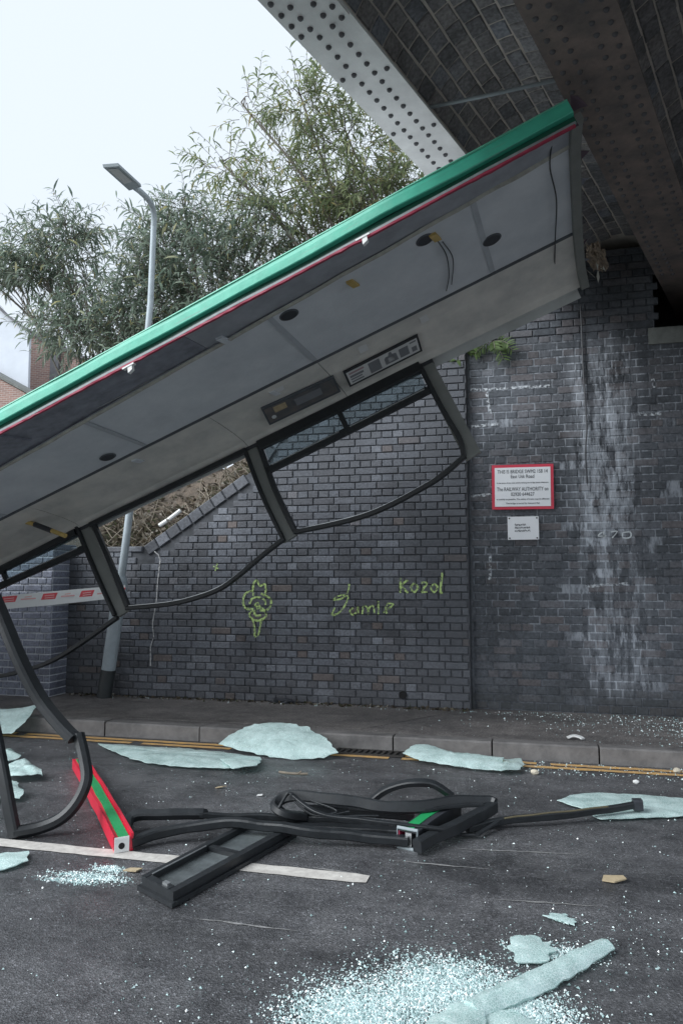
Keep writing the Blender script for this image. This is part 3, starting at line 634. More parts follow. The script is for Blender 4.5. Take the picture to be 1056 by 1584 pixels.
for gi, (p0, p1, m) in enumerate(girders):
    b = MB(); pc = (p0 + p1) / 2
    def gb(pa, pb, za, zb, qa=Q0, qb=Q1): b.frame_box(bp_(pa, qa, za), pd * (pb - pa), gd * (qb - qa), (0, 0, zb - za))
    gb(p0, p1, ZF, ZF + 0.018)                        # outer flange plate
    gb(p0 + 0.012, p1 - 0.012, ZF + 0.0185, ZF + 0.036)  # second plate
    gb(pc - 0.008, pc + 0.008, ZF + 0.0365, ZF + 1.0)    # web
    for sgn in (-1, 1):
        a, c = sorted((pc + sgn * 0.0085, pc + sgn * 0.1)); gb(a, c, ZF + 0.0365, ZF + 0.052)
        a, c = sorted((pc + sgn * 0.0085, pc + sgn * 0.024)); gb(a, c, ZF + 0.0525, ZF + 0.13)
    gb(p0, p1, ZF + 1.0005, ZF + 1.03)
    girder = ub(b.build('girder', m))
    if gi > 1: continue
    # curtailed cover plate near mid span: a thicker end with extra rivet rows
    if gi == 0:
        b = MB(); b.frame_box(bp_(p0 + 0.004, -4, ZF - 0.012), pd * (p1 - p0 - 0.008), gd * (4 + 3.02), (0, 0, 0.0115)); pl = under(girder, b.build('cover_plate', m)); pl.matrix_parent_inverse = Matrix.Identity(4)
    else:
        b = MB(); b.frame_box(bp_(p0 + 0.004, -4, ZF - 0.012), pd * (p1 - p0 - 0.008), gd * (4 + 3.66), (0, 0, 0.0115)); pl = under(girder, b.build('cover_plate', m)); pl.matrix_parent_inverse = Matrix.Identity(4)
    girder_mw = bridge.location
    def put_rivet(p, q, z):
        o = link('rivet', riv, girder); v = bp_(p, q, z); o.location = v; o.matrix_parent_inverse = Matrix.Identity(4)
        o.rotation_euler = (0, 0, random.uniform(0, 6))
    rows = [pc - 0.055, pc + 0.055] if gi == 0 else [pc - 0.16, pc - 0.075, pc + 0.075, pc + 0.16]
    q = 2.55
    qe = 6.3 if gi == 0 else 7.4
    i = 0
    qcov = 3.0 if gi == 0 else 3.64
    while q < qe:
        zz = ZF - 0.012 if q < qcov else ZF
        for k, p in enumerate(rows):
            put_rivet(p, q + (0.045 if k % 2 else 0), zz)
        if q < qcov:
            for p in ([p0 + 0.045, p1 - 0.045] if gi == 0 else []): put_rivet(p, q + 0.02, zz)
        elif gi == 0 and i % 7 == 3:
            put_rivet(p0 + 0.04, q, zz); put_rivet(p1 - 0.04, q + 0.05, zz)
        q += 0.088 if gi == 0 else 0.1; i += 1
# matrix fix: girder parts live in world space
for o in list(bridge.children): pass
# jack arches
def arch_pt(pa, pb, t, rise, zs, out=0.0):
    """t 0..1 across the bay"""
    s = (pb - pa) / 2; R = (s * s + rise * rise) / (2 * rise); a0 = math.asin(s / R); a = -a0 + 2 * a0 * t
    pc = (pa + pb) / 2; return pc + (R + out) * math.sin(a), zs + (R + out) * math.cos(a) - (R - rise), a, R * 2 * a0
for gi in range(len(girders) - 1):
    pa = (girders[gi][0] + girders[gi][1]) / 2 + 0.02; pb = (girders[gi + 1][0] + girders[gi + 1][1]) / 2 - 0.02
    zs, rise = ZF + 0.1, 0.4
    b = MB(); n = 20; vs = []
    for k in range(n + 1):
        p, z, a, _ = arch_pt(pa, pb, k / n, rise, zs, 0.012)
        vs += [bp_(p, Q0, z), bp_(p, Q1, z)]
    for k in range(n + 1):
        p, z, a, _ = arch_pt(pa, pb, k / n, rise, zs, 0.12)
        vs += [bp_(p, Q0, z), bp_(p, Q1, z)]
    f = [(2 * k, 2 * k + 1, 2 * k + 3, 2 * k + 2) for k in range(n)]
    f += [(2 * (n + 1) + 2 * k, 2 * (n + 1) + 2 * k + 2, 2 * (n + 1) + 2 * k + 3, 2 * (n + 1) + 2 * k + 1) for k in range(n)]
    b.add(vs, f)
    ar = ub(b.build('jack_arch', 'mortar_arch', recalc=False))
    _, _, _, al = arch_pt(pa, pb, 0, rise, zs)
    nc = int(al / 0.106); ln0 = 0.15; me = brick_me('brick', ln0 - 0.009, al / nc - 0.009, 0.06, 'arch_brick', 0.007)
    rest = MB(); cand = []
    for k in range(nc):
        p, z, a, _ = arch_pt(pa, pb, (k + 0.5) / nc, rise, zs)
        q = (2.2 if gi == 0 else 1.0) + (ln0 / 2 if k % 2 else 0) + random.uniform(-0.03, 0.03)
        while q < (7.4):
            sz = random.choice([1, 1, 1, 1.0])
            cand.append((p, q, z, a)); q += ln0
    for (p, q, z, a) in cand:
        c = bp_(p, q, z); zax = Vector((math.sin(a) * pd.x, math.sin(a) * pd.y, math.cos(a)))      # outward normal
        yax = zax; xax = gd; zz = xax.cross(yax)
        mt = Matrix((( xax.x, yax.x, zz.x, c.x), (xax.y, yax.y, zz.y, c.y), (xax.z, yax.z, zz.z, c.z), (0, 0, 0, 1)))
        mt = mt @ Matrix.Translation((0, random.uniform(-0.004, 0.005), 0)) @ Matrix.Rotation(random.uniform(-0.03, 0.03), 4, 'Y') @ Matrix.Diagonal((random.uniform(0.94, 1.03), 1, random.uniform(0.93, 1.04), 1))
        x, y = proj(c)
        # seen between the two flanges and above the torn roof
        t1 = 525 + (y * 193 / 240); t2 = 800 + y * 0.54
        if gi == 0 and t1 - 30 < x < t2 + 20 and -25 < y < 620 - 0.5 * x:
            o = link('brick', me, ar); o.matrix_basis = mt
        else:
            rest.add([mt @ v.co for v in me.vertices], [tuple(pp.vertices) for pp in me.polygons])
    if rest.v: tag(rest.build('bricks', 'arch_brick', ar, recalc=False), kind='stuff')
# tie rod under the first arch
t0, t1 = hit(672, 165, (0, 0, 4.40), (0, 0, 1)), hit(864, 124, (0, 0, 4.44), (0, 0, 1))
b = MB(); b.tube([t0 + Vector((-0.05, 0, 0)), (t0 + t1) / 2, t1 + Vector((0.12, -0.02, 0))], rnd_prof(0.012, 8)); ub(b.build('tie_rod', 'galv', smooth=True))
# deck and parapets
b = MB(); b.frame_box(bp_(-2.25, Q0, ZF + 1.031), pd * 3.95, gd * (Q1 - Q0), (0, 0, 0.25)); ub(b.build('deck', 'deck'))
b = MB(); b.frame_box(bp_(-2.25, Q0, ZF + 1.282), pd * 0.1, gd * (Q1 - Q0), (0, 0, 1.1)); ub(b.build('parapet', 'girder_pale'))
b = MB(); b.frame_box(bp_(1.6, Q0, ZF + 1.282), pd * 0.1, gd * (Q1 - Q0), (0, 0, 1.1)); ub(b.build('parapet', 'girder_pale'))

# ================================================================== TORN BUS ROOF
bL = -ray(-3700, 2655); bL.normalize()
bW = ray(850, 980); bW = (bW - bL * bW.dot(bL)).normalized(); bU = bL.cross(bW)
bO = CAM + ray(528, 352) * 4.5
roof = empty('bus_roof'); BM = Matrix(((bL.x, bW.x, bU.x, bO.x), (bL.y, bW.y, bU.y, bO.y), (bL.z, bW.z, bU.z, bO.z), (0, 0, 0, 1)))
roof.matrix_world = BM
tag(roof, 'torn-off double-decker roof with green edge and grey ceiling, wedged under the bridge', 'bus roof')
BI = BM.inverted()
def bw(x, y, wv): return BI @ hit(x, y, bO + bW * wv, bW)
def bd(x, y, d): return BI @ hit(x, y, bO - bU * d, bU)
def bpl(x, y, a, n): 
    a = BM @ Vector(a); n = BM.to_3x3() @ Vector(n); return BI @ hit(x, y, a, n)
S0, S1 = -8.6, 1.5
def ext(name, prof, m, s0=S0, s1=S1, n=1, wob=0.0, smooth=False, parent=None):
    """closed (w, d) profile run along the roof; wob makes the run slightly uneven"""
    b = MB(); k = len(prof); vs = []
    for i in range(n + 1):
        s = s0 + (s1 - s0) * i / n; dw = mnoise.noise(Vector((s * 1.7, len(name), 3.3))) * wob; dz = mnoise.noise(Vector((s * 1.9, len(name), 9.1))) * wob
        vs += [(s, w_ + dw, -d_ + dz) for w_, d_ in prof]
    fs = [(i * k + j, i * k + (j + 1) % k, (i + 1) * k + (j + 1) % k, (i + 1) * k + j) for i in range(n) for j in range(k)]
    fs += [tuple(range(k - 1, -1, -1)), tuple(range(n * k, n * k + k))]
    if name == 'red_edge':      # torn, ragged lower lip
        for i in range(n + 1):
            j = random.uniform(-0.005, 0.003) * (1 if random.random() < 0.3 else 0.3)
            for q in (1, 2): x_, y_, z_ = vs[i * k + q]; vs[i * k + q] = (x_, y_ + random.uniform(-0.001, 0.002), z_ + j)
    b.add(vs, fs); return b.build(name, m, parent or roof, smooth)
def strip_prof(pl, th):
    """open polyline (w,d) -> closed profile with thickness th upwards"""
    return list(pl) + [(w_, d_ - th) for w_, d_ in reversed(pl)]
# outside skin over the crown
outer = [(-0.03, 0.002), (0.0, -0.012), (0.15, -0.035), (0.4, -0.07), (0.8, -0.105), (1.2, -0.12), (1.75, -0.115), (2.15, -0.09), (2.36, -0.04), (2.43, 0.03), (2.44, 0.1)]
ext('roof_skin', outer + [(w_ + (0.012 if w_ < 1 else -0.015), d_ + 0.015) for w_, d_ in reversed(outer)], 'roof_skin', s1=1.42, n=24, wob=0.006)
# near cantrail: green band, moulding groove, white trim, torn red edge
ext('cantrail_band', [(-0.02, 0.0), (-0.042, 0.004), (-0.046, 0.03), (-0.046, 0.082), (-0.042, 0.088), (-0.004, 0.089), (-0.004, 0.0)], 'green', s1=1.42, n=60, wob=0.009)
ext('band_bead', [(-0.03, -0.007), (-0.045, -0.004), (-0.048, 0.004), (-0.04, 0.008), (-0.02, 0.006)], mat('pale_green_highlight', (0.14, 0.5, 0.36), 0.4, var=0.15), s1=1.42, n=30, wob=0.004)  # paler green along the top lip, a sky highlight put into the colour
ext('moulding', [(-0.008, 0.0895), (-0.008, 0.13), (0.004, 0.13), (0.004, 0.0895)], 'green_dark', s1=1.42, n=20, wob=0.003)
ext('white_trim', [(-0.03, 0.1305), (-0.03, 0.146), (-0.018, 0.146), (-0.018, 0.1305)], 'trim_white', s1=1.41, n=60, wob=0.005)
ext('red_edge', [(-0.031, 0.1465), (-0.03, 0.158), (-0.014, 0.16), (-0.014, 0.1465)], 'red', s1=1.4, n=220, wob=0.003)
# exposed frame between skin and ceiling
rec = [(-0.013, 0.158), (0.03, 0.07), (0.1, 0.02), (0.3, -0.03), (0.66, -0.075)]
M['mauve'] = mat('mauve_undercoat', (0.11, 0.075, 0.1), 0.6, var=0.25, scale=9)
M['recess_grey'] = mat('grey_backing', (0.34, 0.36, 0.4), 0.6, var=0.2, scale=5)
ext('exposed_frame', strip_prof(rec[:3], 0.012), 'mauve', s1=1.42, n=30, wob=0.003)
ext('exposed_frame', strip_prof(rec[2:], 0.012), 'recess', s1=-1.3, n=20, wob=0.003)
ext('exposed_frame', strip_prof(rec[2:], 0.012), 'recess_grey', s0=-1.296, s1=1.44, n=20, wob=0.003)
for k, s in enumerate([-2.95]):
    b = MB(); pl = [(0.02, 0.12), (0.06, 0.07), (0.12, 0.03), (0.3, -0.005), (0.6, -0.05)]
    for (a, c) in zip(pl, pl[1:]): b.hexa([(s, a[0], -a[1]), (s + 0.05, a[0], -a[1]), (s + 0.05, c[0], -c[1]), (s, c[0], -c[1]), (s, a[0] + 0.005, -a[1] + 0.02), (s + 0.05, a[0] + 0.005, -a[1] + 0.02), (s + 0.05, c[0], -c[1] + 0.02), (s, c[0], -c[1] + 0.02)])
    b.build('roof_rib', 'recess', roof)
# torn pale edge of the ceiling trim: drifts from .82 to .52 across
b = MB(); vs = []; n = 70
for i in range(n + 1):
    s = -5.2 + (1.45 + 5.2) * i / n; wc = 0.74 - (s + 3.3) * 0.06; wc = max(0.4, min(0.85, wc)); j = mnoise.noise(Vector((s * 3, 0, 0))) * 0.012; h = 0.02 + 0.012 * mnoise.noise(Vector((s * 5, 4, 0)))
    vs += [(s, wc + j, 0.052), (s, wc + h + j, 0.04), (s, wc + h + 0.015 + j, 0.044), (s, wc + h + 0.012, 0.068)]
b.add(vs, [(4 * i + j, 4 * i + (j + 1) % 4, 4 * i + 4 + (j + 1) % 4, 4 * i + 4 + j) for i in range(n) for j in range(4)])
b.build('torn_trim', 'strip', roof)
# ceiling panels with transverse joints
js = [S0, -7.3, -5.68, -4.08, -2.49, -0.78, 0.79, S1]
for a, c in zip(js, js[1:]):
    b = MB(); dz = random.uniform(-0.003, 0.003); t = random.uniform(-0.003, 0.003)
    def wn(s): return max(0.4, min(0.85, 0.74 - (s + 3.3) * 0.06)) + 0.02
    n = 8; top = []; bot = []
    for i in range(n + 1):
        s = a + 0.004 + (c - a - 0.008) * i / n; bot += [(s, wn(s), 0.06 + dz + t), (s, 1.58, 0.06 + dz - t)]; top += [(s, wn(s), 0.072 + dz), (s, 1.58, 0.072 + dz)]
    m_ = len(bot); b.add(bot + top, [(2 * i, 2 * i + 1, 2 * i + 3, 2 * i + 2) for i in range(n)] + [(m_ + 2 * i, m_ + 2 * i + 2, m_ + 2 * i + 3, m_ + 2 * i + 1) for i in range(n)] + [(0, m_, m_ + 1, 1), (2 * n, 2 * n + 1, m_ + 2 * n + 1, m_ + 2 * n)] + [(2 * i, 2 * i + 2, m_ + 2 * i + 2, m_ + 2 * i) for i in range(n)])
    b.build('ceiling_panel', 'ceiling', roof)
    if a > S0:
        b = MB(); b.box((a - 0.02, wn(a) + 0.01, 0.0535), (a + 0.02, 1.565, 0.0575)); b.build('joint_strip', mat('joint_strip', (0.42, 0.45, 0.49), 0.5, var=0.1), roof)
ext('ceiling_joint', [(1.582, -0.075), (1.582, -0.054), (1.61, -0.05), (1.61, -0.075)], 'joint', n=10)
b = MB(); b.box((S0, 0.62, 0.0775), (S1 - 0.01, 1.9, 0.08)); b.build('ceiling_backing', 'recess', roof)
# far cove panels
cv = [(1.612, -0.058), (1.85, -0.045), (2.1, -0.015), (2.27, 0.02), (2.345, 0.055)]
cs = [S0, -7.4, -5.6, -3.86, -1.86, -0.78, S1]
for a, c in zip(cs, cs[1:]): ext('cove_panel', strip_prof(cv, 0.01), 'cove', a + 0.003, c - 0.003, n=4, wob=0.003)
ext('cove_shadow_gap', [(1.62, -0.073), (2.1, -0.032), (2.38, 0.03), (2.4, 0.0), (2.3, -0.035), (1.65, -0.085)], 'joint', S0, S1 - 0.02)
# window head rail
ext('window_head', [(2.346, 0.02), (2.346, 0.085), (2.41, 0.085), (2.41, 0.02)], 'dark', S0, 0.06)
# speakers / lights in the ceiling
for (x, y, r) in [(760, 371, 0.062), (447, 487, 0.062), (657, 371, 0.055), (167, 707, 0.062)]:
    p = bd(x, y, -0.057); b = MB(); b.tube([(p.x, p.y, 0.062), (p.x, p.y, 0.05)], rnd_prof(r, 20), up=(0, 1, 0)); sp = b.build('ceiling_speaker', 'dark', roof)
    b = MB(); n = 20; ro = [(p.x + (r + 0.012) * math.cos(6.2832 * i / n), p.y + (r + 0.012) * math.sin(6.2832 * i / n), 0.056) for i in range(n)]; ri = [(p.x + r * math.cos(6.2832 * i / n), p.y + r * math.sin(6.2832 * i / n), 0.049) for i in range(n)]
    b.add(ro + ri, [(i, (i + 1) % n, n + (i + 1) % n, n + i) for i in range(n)]); b.build('speaker_ring', 'joint', sp)
# clips hanging from the torn edge, stray light brackets
for (x, y) in [(205, 573), (566, 375)]:
    p = bw(x, y, 0.0); b = MB(); b.frame_box((p.x - 0.02, -0.03, p.z - 0.02), (0.035, 0, 0.012), (0, 0.03, 0), (0.008, 0, 0.035)); b.frame_box((p.x - 0.05, -0.034, p.z + 0.02), (0.09, 0, 0), (0, 0.03, 0), (0, 0, 0.01)); b.build('broken_clip', 'white_plastic', roof)
for (x, y, m) in [(545, 438, 'yellow_bar'), (672, 366, 'yellow_bar'), (345, 525, 'ceiling'), (213, 712, 'ceiling'), (425, 607, 'ceiling')]:
    p = bd(x, y, -0.05); b = MB(); b.frame_box((p.x - 0.035, p.y - 0.05, 0.038), (0.05, 0.01, 0), (0.02, 0.1, 0), (0, 0, 0.022)); b.build('bracket', m, roof)
# loose wires
def wire(pts, r=0.004): 
    b = MB(); b.tube(spline(pts, 6), rnd_prof(r, 6)); b.build('wire', 'dark', roof, smooth=True)
wire([bd(x, y, -0.042) for x, y in [(853, 222), (850, 260), (860, 310), (858, 370), (857, 430)]], 0.005)
wire([bd(x, y, -0.042) for x, y in [(676, 372), (690, 395), (694, 425), (690, 450)]])
wire([bd(x, y, -0.042) for x, y in [(684, 374), (700, 400), (698, 440)]])
wire([bd(x, y, -0.042) for x, y in [(885, 262), (891, 310), (894, 360), (899, 425)]], 0.005)
# torn end rib and ragged insulation at the wedged end
b = MB(); pl = [(0.16, 0.0), (0.3, -0.025), (0.55, -0.05), (1.2, -0.055), (1.6, -0.05), (2.1, -0.005), (2.34, 0.07)]
b.tube([(S1 - 0.03, a, -c) for a, c in pl], box_prof(0.07, 0.05), up=(0, 0, 1)); b.build('end_rib', 'pillar_grey', roof)
def lump(name, c, r, m, parent=None, seed=0, sub=3, rough=0.5):
    bm = bmesh.new(); bmesh.ops.create_icosphere(bm, subdivisions=sub, radius=1)
    for v in bm.verts:
        k = 1 + rough * mnoise.noise(v.co * 2.3 + Vector((seed, 0, 0))) + rough * 0.6 * mnoise.noise(v.co * 6 + Vector((seed, 5, 0)))
        v.co = Vector((v.co.x * r[0], v.co.y * r[1], v.co.z * r[2])) * k + Vector(c)
    me = bpy.data.meshes.new(name); bm.to_mesh(me); bm.free(); me.materials.append(M[m]); return link(name, me, parent)
p = bw(922, 398, 2.2); lump('torn_insulation', (p.x + 0.0, p.y, p.z), (0.06, 0.11, 0.12), 'foam', roof, 1, 4, 0.5)
p = bw(925, 430, 2.2); b = MB()
for i in range(4):
    a = p + Vector((-0.03, 0, 0.05)) + Vector((random.uniform(-0.08, 0.08), random.uniform(-0.1, 0.1), random.uniform(-0.02, 0.12))); v, f = leaf_verts(a, Vector((random.uniform(-0.5, 0.5), 0, -1)), rv(), random.uniform(0.06, 0.14), 0.03, 0.2, 2); b.add(v, f)
b.build('torn_flap', 'strip', roof)
# ripped skin and lining at the wedged end
for i in range(16):
    w0 = 0.02 + 2.25 * i / 16 + random.uniform(-0.04, 0.04); ln = random.uniform(0.03, 0.13); wd = random.uniform(0.06, 0.16); dz = 0.03 + 0.05 * math.sin(math.pi * w0 / 2.4); cz_ = random.uniform(-0.07, 0.05)
    b = MB(); a_ = Vector((S1 - 0.05, w0, dz)); vs = [a_, a_ + Vector((0, wd, 0)), a_ + Vector((ln * 0.6, wd * random.uniform(0.6, 0.9), cz_ * 0.4)), a_ + Vector((ln, wd * random.uniform(0.2, 0.6), cz_)), a_ + Vector((ln * 0.5, wd * 0.1, cz_ * 0.3))]
    b.prism(vs, (0, 0, 0.004)); b.build('torn_skin', random.choice(['roof_skin', 'recess', 'cove', 'mauve']), roof)
# far-side pillars and window rubbers
def side_bar(name, pts, m, wd, th, wv=2.36, k=1, parent=None, smooth=False):
    P = [bw(x, y, wv) for x, y in pts]
    if k > 1: P = spline(P, k)
    b = MB(); b.tube(P, box_prof(th, wd, 0.3), up=(0, 0, 1)) if abs((P[-1] - P[0]).x) > abs((P[-1] - P[0]).z) else b.tube(P, box_prof(wd, th, 0.3), up=(0, 1, 0))
    return b.build(name, m, parent or roof, smooth)
pills = []
for (t, bt) in [((130, 812), (187, 950)), ((384, 688), (448, 832)), ((652, 552), (731, 704))]:
    P0, P1 = bw(*t, 2.36), bw(*bt, 2.36); ax = (P1 - P0); wx = 0.075; b = MB()
    prof = []
    xa = Vector((1, 0, 0)); o = P0 - xa * wx; yy = Vector((0, 0.045, 0))
    b.hexa([P0 - xa * wx, P0 + xa * wx * 0.9, P0 + xa * wx * 0.9 + yy, P0 - xa * wx + yy, P1 - xa * wx * 1.0 + Vector((0, 0, -0.02)), P1 + xa * wx * 0.95, P1 + xa * wx * 0.95 + yy, P1 - xa * wx + yy + Vector((0, 0, -0.02))])
    pills.append(b.build('window_pillar', 'pillar_grey', roof))
pt = lambda t, bt, k, e: (t[0] + (bt[0] - t[0]) * k + e, t[1] + (bt[1] - t[1]) * k)
side_bar('pillar_rubber', [(118, 812), (148, 885), (178, 952)], 'seal', 0.035, 0.05, 2.34, 4)
side_bar('pillar_rubber', [(146, 812), (172, 872), (198, 938)], 'seal', 0.05, 0.05, 2.34, 4)
side_bar('pillar_rubber', [(378, 694), (405, 765), (437, 832)], 'seal', 0.032, 0.05, 2.34, 4)
side_bar('pillar_rubber', [(401, 688), (427, 760), (457, 822)], 'seal', 0.045, 0.05, 2.34, 4)
side_bar('pillar_rubber', [(649, 565), (682, 630), (710, 678), (717, 706)], 'seal', 0.045, 0.05, 2.34, 5)
# sills bent by the crash
side_bar('window_sill', [(455, 823), (510, 812), (560, 799), (600, 783), (640, 762), (680, 738), (719, 705)], 'seal', 0.045, 0.055, 2.34, 5)
side_bar('sill_bead', [(460, 819), (510, 808), (560, 795), (600, 779), (640, 758), (680, 734), (714, 705)], 'alu', 0.008, 0.02, 2.325, 5)
side_bar('window_sill', [(196, 941), (260, 935), (300, 926), (340, 911), (372, 888), (405, 860), (440, 833)], 'seal', 0.04, 0.055, 2.34, 5)
side_bar('sill_bead', [(200, 937), (260, 931), (300, 922), (340, 907), (372, 884), (405, 856)], 'alu', 0.006, 0.02, 2.325, 5)
side_bar('window_sill', [(182, 955), (150, 978), (120, 999), (85, 1020), (50, 1034), (0, 1046), (-60, 1052)], 'seal', 0.04, 0.055, 2.34, 5)
# head rubbers
side_bar('head_rubber', [(140, 812), (250, 760), (380, 697)], 'seal', 0.05, 0.05, 2.335)
side_bar('head_rubber', [(400, 690), (520, 632), (650, 566)], 'seal', 0.1, 0.05, 2.335)
side_bar('head_rubber', [(-80, 922), (0, 883), (118, 823)], 'seal', 0.07, 0.05, 2.335)
# opening hopper lights: transom, mullion, panes
side_bar('transom', [(414, 728), (535, 668), (664, 603)], 'seal', 0.07, 0.05, 2.34)
side_bar('transom_bead', [(420, 719), (524, 668)], 'alu', 0.008, 0.02, 2.31)
side_bar('transom_bead', [(541, 660), (656, 602)], 'alu', 0.008, 0.02, 2.31)
side_bar('mullion', [(524, 636), (537, 664)], 'seal', 0.045, 0.05, 2.34)
side_bar('transom', [(-80, 945), (0, 907), (132, 848)], 'seal', 0.07, 0.05, 2.34)
side_bar('transom_bead', [(12, 896), (120, 848)], 'alu', 0.007, 0.02, 2.31)
side_bar('mullion', [(2, 878), (14, 904)], 'seal', 0.045, 0.05, 2.34)
for q in [[(408, 692), (522, 636), (532, 664), (418, 720)], [(526, 634), (648, 574), (660, 602), (540, 660)], [(4, 882), (120, 828), (130, 850), (14, 900)]]:
    P = [bw(x, y, 2.36) for x, y in q]; b = MB(); b.prism(P, (0, 0.005, 0)); b.build('pane', 'pane', roof)
# adverts above the windows, lying on the cove
A0, An = (0, 2.1, 0.012), Vector((0, -0.16, -0.98)).normalized()
def ad_quad(q, lift): return [bpl(x, y, Vector(A0) + An * lift, An) for x, y in q]
def lerp4(q, u, v):
    a = (q[0][0] + (q[1][0] - q[0][0]) * u, q[0][1] + (q[1][1] - q[0][1]) * u); b_ = (q[3][0] + (q[2][0] - q[3][0]) * u, q[3][1] + (q[2][1] - q[3][1]) * u)
    return (a[0] + (b_[0] - a[0]) * v, a[1] + (b_[1] - a[1]) * v)
def ad(q, frame_m, face_m, prints):
    b = MB(); b.prism(ad_quad(q, 0.03), -An * 0.02); fr = b.build('advert_frame', frame_m, roof)
    qi = [lerp4(q, u, v) for u, v in [(0.025, 0.1), (0.975, 0.1), (0.975, 0.9), (0.025, 0.9)]]
    b = MB(); b.prism(ad_quad(qi, 0.033), -An * 0.0025); b.build('advert_face', face_m, fr)
    for (m, poly) in prints:
        b = MB(); b.prism(ad_quad([lerp4(qi, u, v) for u, v in poly], 0.0345), -An * 0.001); b.build('advert_print', m, fr)
R4 = lambda a, c, b_, d: [(a, c), (b_, c), (b_, d), (a, d)]
ad([(531, 577), (646, 519), (653, 543), (541, 599)], 'dark', 'ad_white', [('ad_pink', R4(0.03, 0.12, 0.24, 0.24)), ('ad_grey', R4(0.03, 0.36, 0.22, 0.52)), ('ad_grey', R4(0.03, 0.6, 0.19, 0.7)), ('ad_grey', R4(0.03, 0.8, 0.2, 0.9)), ('ad_grey', R4(0.3, 0.1, 0.46, 0.92)),
    ('ad_grey', [(0.52, 0.4), (0.54, 0.28), (0.58, 0.28), (0.6, 0.05), (0.63, 0.05), (0.64, 0.26), (0.69, 0.3), (0.7, 0.85), (0.52, 0.85)]), ('ad_white', R4(0.57, 0.42, 0.65, 0.74)), ('ad_grey', R4(0.73, 0.2, 0.86, 0.85)), ('ad_grey', R4(0.89, 0.1, 0.98, 0.2)), ('ad_grey', R4(0.9, 0.5, 0.97, 0.85))])
ad([(404, 633), (516, 583), (527, 606), (417, 658)], 'joint', 'ad_dark', [('ad_white', [(0.05, 0.66), (0.08, 0.6), (0.11, 0.66), (0.11, 0.8), (0.08, 0.86), (0.05, 0.8)]), ('cardboard', R4(0.12, 0.1, 0.3, 0.5)), ('ad_grey', R4(0.42, 0.2, 0.8, 0.7))])
for q in [[(552, 535), (565, 529), (570, 541), (557, 547)], [(418, 600), (436, 592), (440, 602), (424, 610)], [(648, 492), (660, 486), (664, 495), (652, 501)]]:
    b = MB(); b.prism(ad_quad(q, 0.024), -An * 0.001); b.build('sticker', 'ad_white', roof)
# yellow handrail end poking out at the left
b = MB(); b.tube(spline([bw(x, y, 1.9) for x, y in [(-60, 778), (0, 797), (50, 810), (102, 829)]], 4), rnd_prof(0.022, 10)); hr = b.build('handrail', 'yellow_bar', roof, smooth=True)
b = MB(); b.tube([bw(x, y, 1.895) for x, y in [(54, 811), (80, 821)]], rnd_prof(0.026, 10)); b.build('handrail_joint', 'dark', hr, smooth=True)

# hanging window rubber at the left, trailing to the road
b = MB()
pts = [(-70, 770, 4.75), (-35, 865, 4.6), (0, 945, 4.5), (30, 1018, 4.38), (62, 1080, 4.3), (95, 1122, 4.22), (116, 1143, 4.18)]
b.tube(spline([dp(*q) for q in pts], 4), box_prof(0.055, 0.1, 0.5), up=(0, -1, 0))
wr = tag(empty('window_rubber', gz(20, 1288)), 'black window rubber hanging in a loop to the road at the left edge', 'window frame')
under(wr, b.build('hanging_strap', 'seal', smooth=True))
pts = [(122, 1136, 4.2), (131, 1175, 4.13), (134, 1207, 4.07), (120, 1240, 4.03), (95, 1266, 4.0), (60, 1281, 3.97), (22, 1288, 3.93)]
b = MB(); b.tube(spline([dp(*q) for q in pts], 5), box_prof(0.06, 0.065, 0.6), up=(0, -1, 0)); under(wr, b.build('corner_curve', 'seal', smooth=True))
pts = [(24, 1294, 3.93), (15, 1250, 3.95), (5, 1195, 4.0), (-10, 1120, 4.1), (-45, 960, 4.3), (-90, 800, 4.6)]
b = MB(); b.tube(spline([dp(*q) for q in pts], 4), box_prof(0.065, 0.05, 0.4), up=(0, -1, 0)); under(wr, b.build('upright', 'seal', smooth=True))

# ================================================================== LAMP COLUMN
lb = gz(161, 1079, 0.121); lamp = tag(empty('street_lamp', lb), 'leaning galvanised street lamp with black foot behind the torn roof', 'street lamp')
D0 = (lb - CAM).dot(FW)
def lpt(x, y, dy=0.0): v = hit(x, y, (0, lb.y + dy, 0), (0, 1, 0)); return v
b = MB(); b.tube([lb, lpt(168, 1036)], rnd_prof(0.078, 16), up=(0, 1, 0)); under(lamp, b.build('foot', 'black_paint', smooth=True))
b = MB(); b.tube([lpt(168, 1036), lpt(187, 905), lpt(188, 893)], rnd_prof(0.075, 16), up=(0, 1, 0), scale=[1, 1, 0.8]); under(lamp, b.build('base_section', 'galv', smooth=True))
b = MB(); b.tube([lpt(188, 895), lpt(206, 750), lpt(233, 470), lpt(238, 350)], rnd_prof(0.04, 14), up=(0, 1, 0), scale=[1.05, 0.98, 0.85, 0.8]); under(lamp, b.build('column', 'galv', smooth=True))
arm = [lpt(238, 352), lpt(238.5, 335, -0.03), lpt(236, 320, -0.12), lpt(229, 308, -0.26), lpt(218, 297, -0.42), lpt(209, 290, -0.55)]
b = MB(); b.tube(spline(arm, 4), rnd_prof(0.031, 12), up=(0, 1, 0)); under(lamp, b.build('arm', 'galv', smooth=True))
c0 = [lpt(200, 295, -0.55), lpt(219, 289, -0.55), lpt(184, 257, -1.15), lpt(160, 259, -1.15)]
nn = (c0[1] - c0[0]).cross(c0[2] - c0[1]).normalized(); nn = nn if nn.z > 0 else -nn
b = MB(); b.prism(c0, nn * 0.03); hd = under(lamp, b.build('lamp_head', 'lamp_grey'))
cc = sum(c0, Vector()) / 4; b = MB(); b.prism([cc + (p - cc) * 0.62 + (c0[2] - c0[1]) * 0.12 - nn * 0.004 for p in c0], nn * 0.003); o = b.build('lens', 'lamp_lens'); o.parent = hd
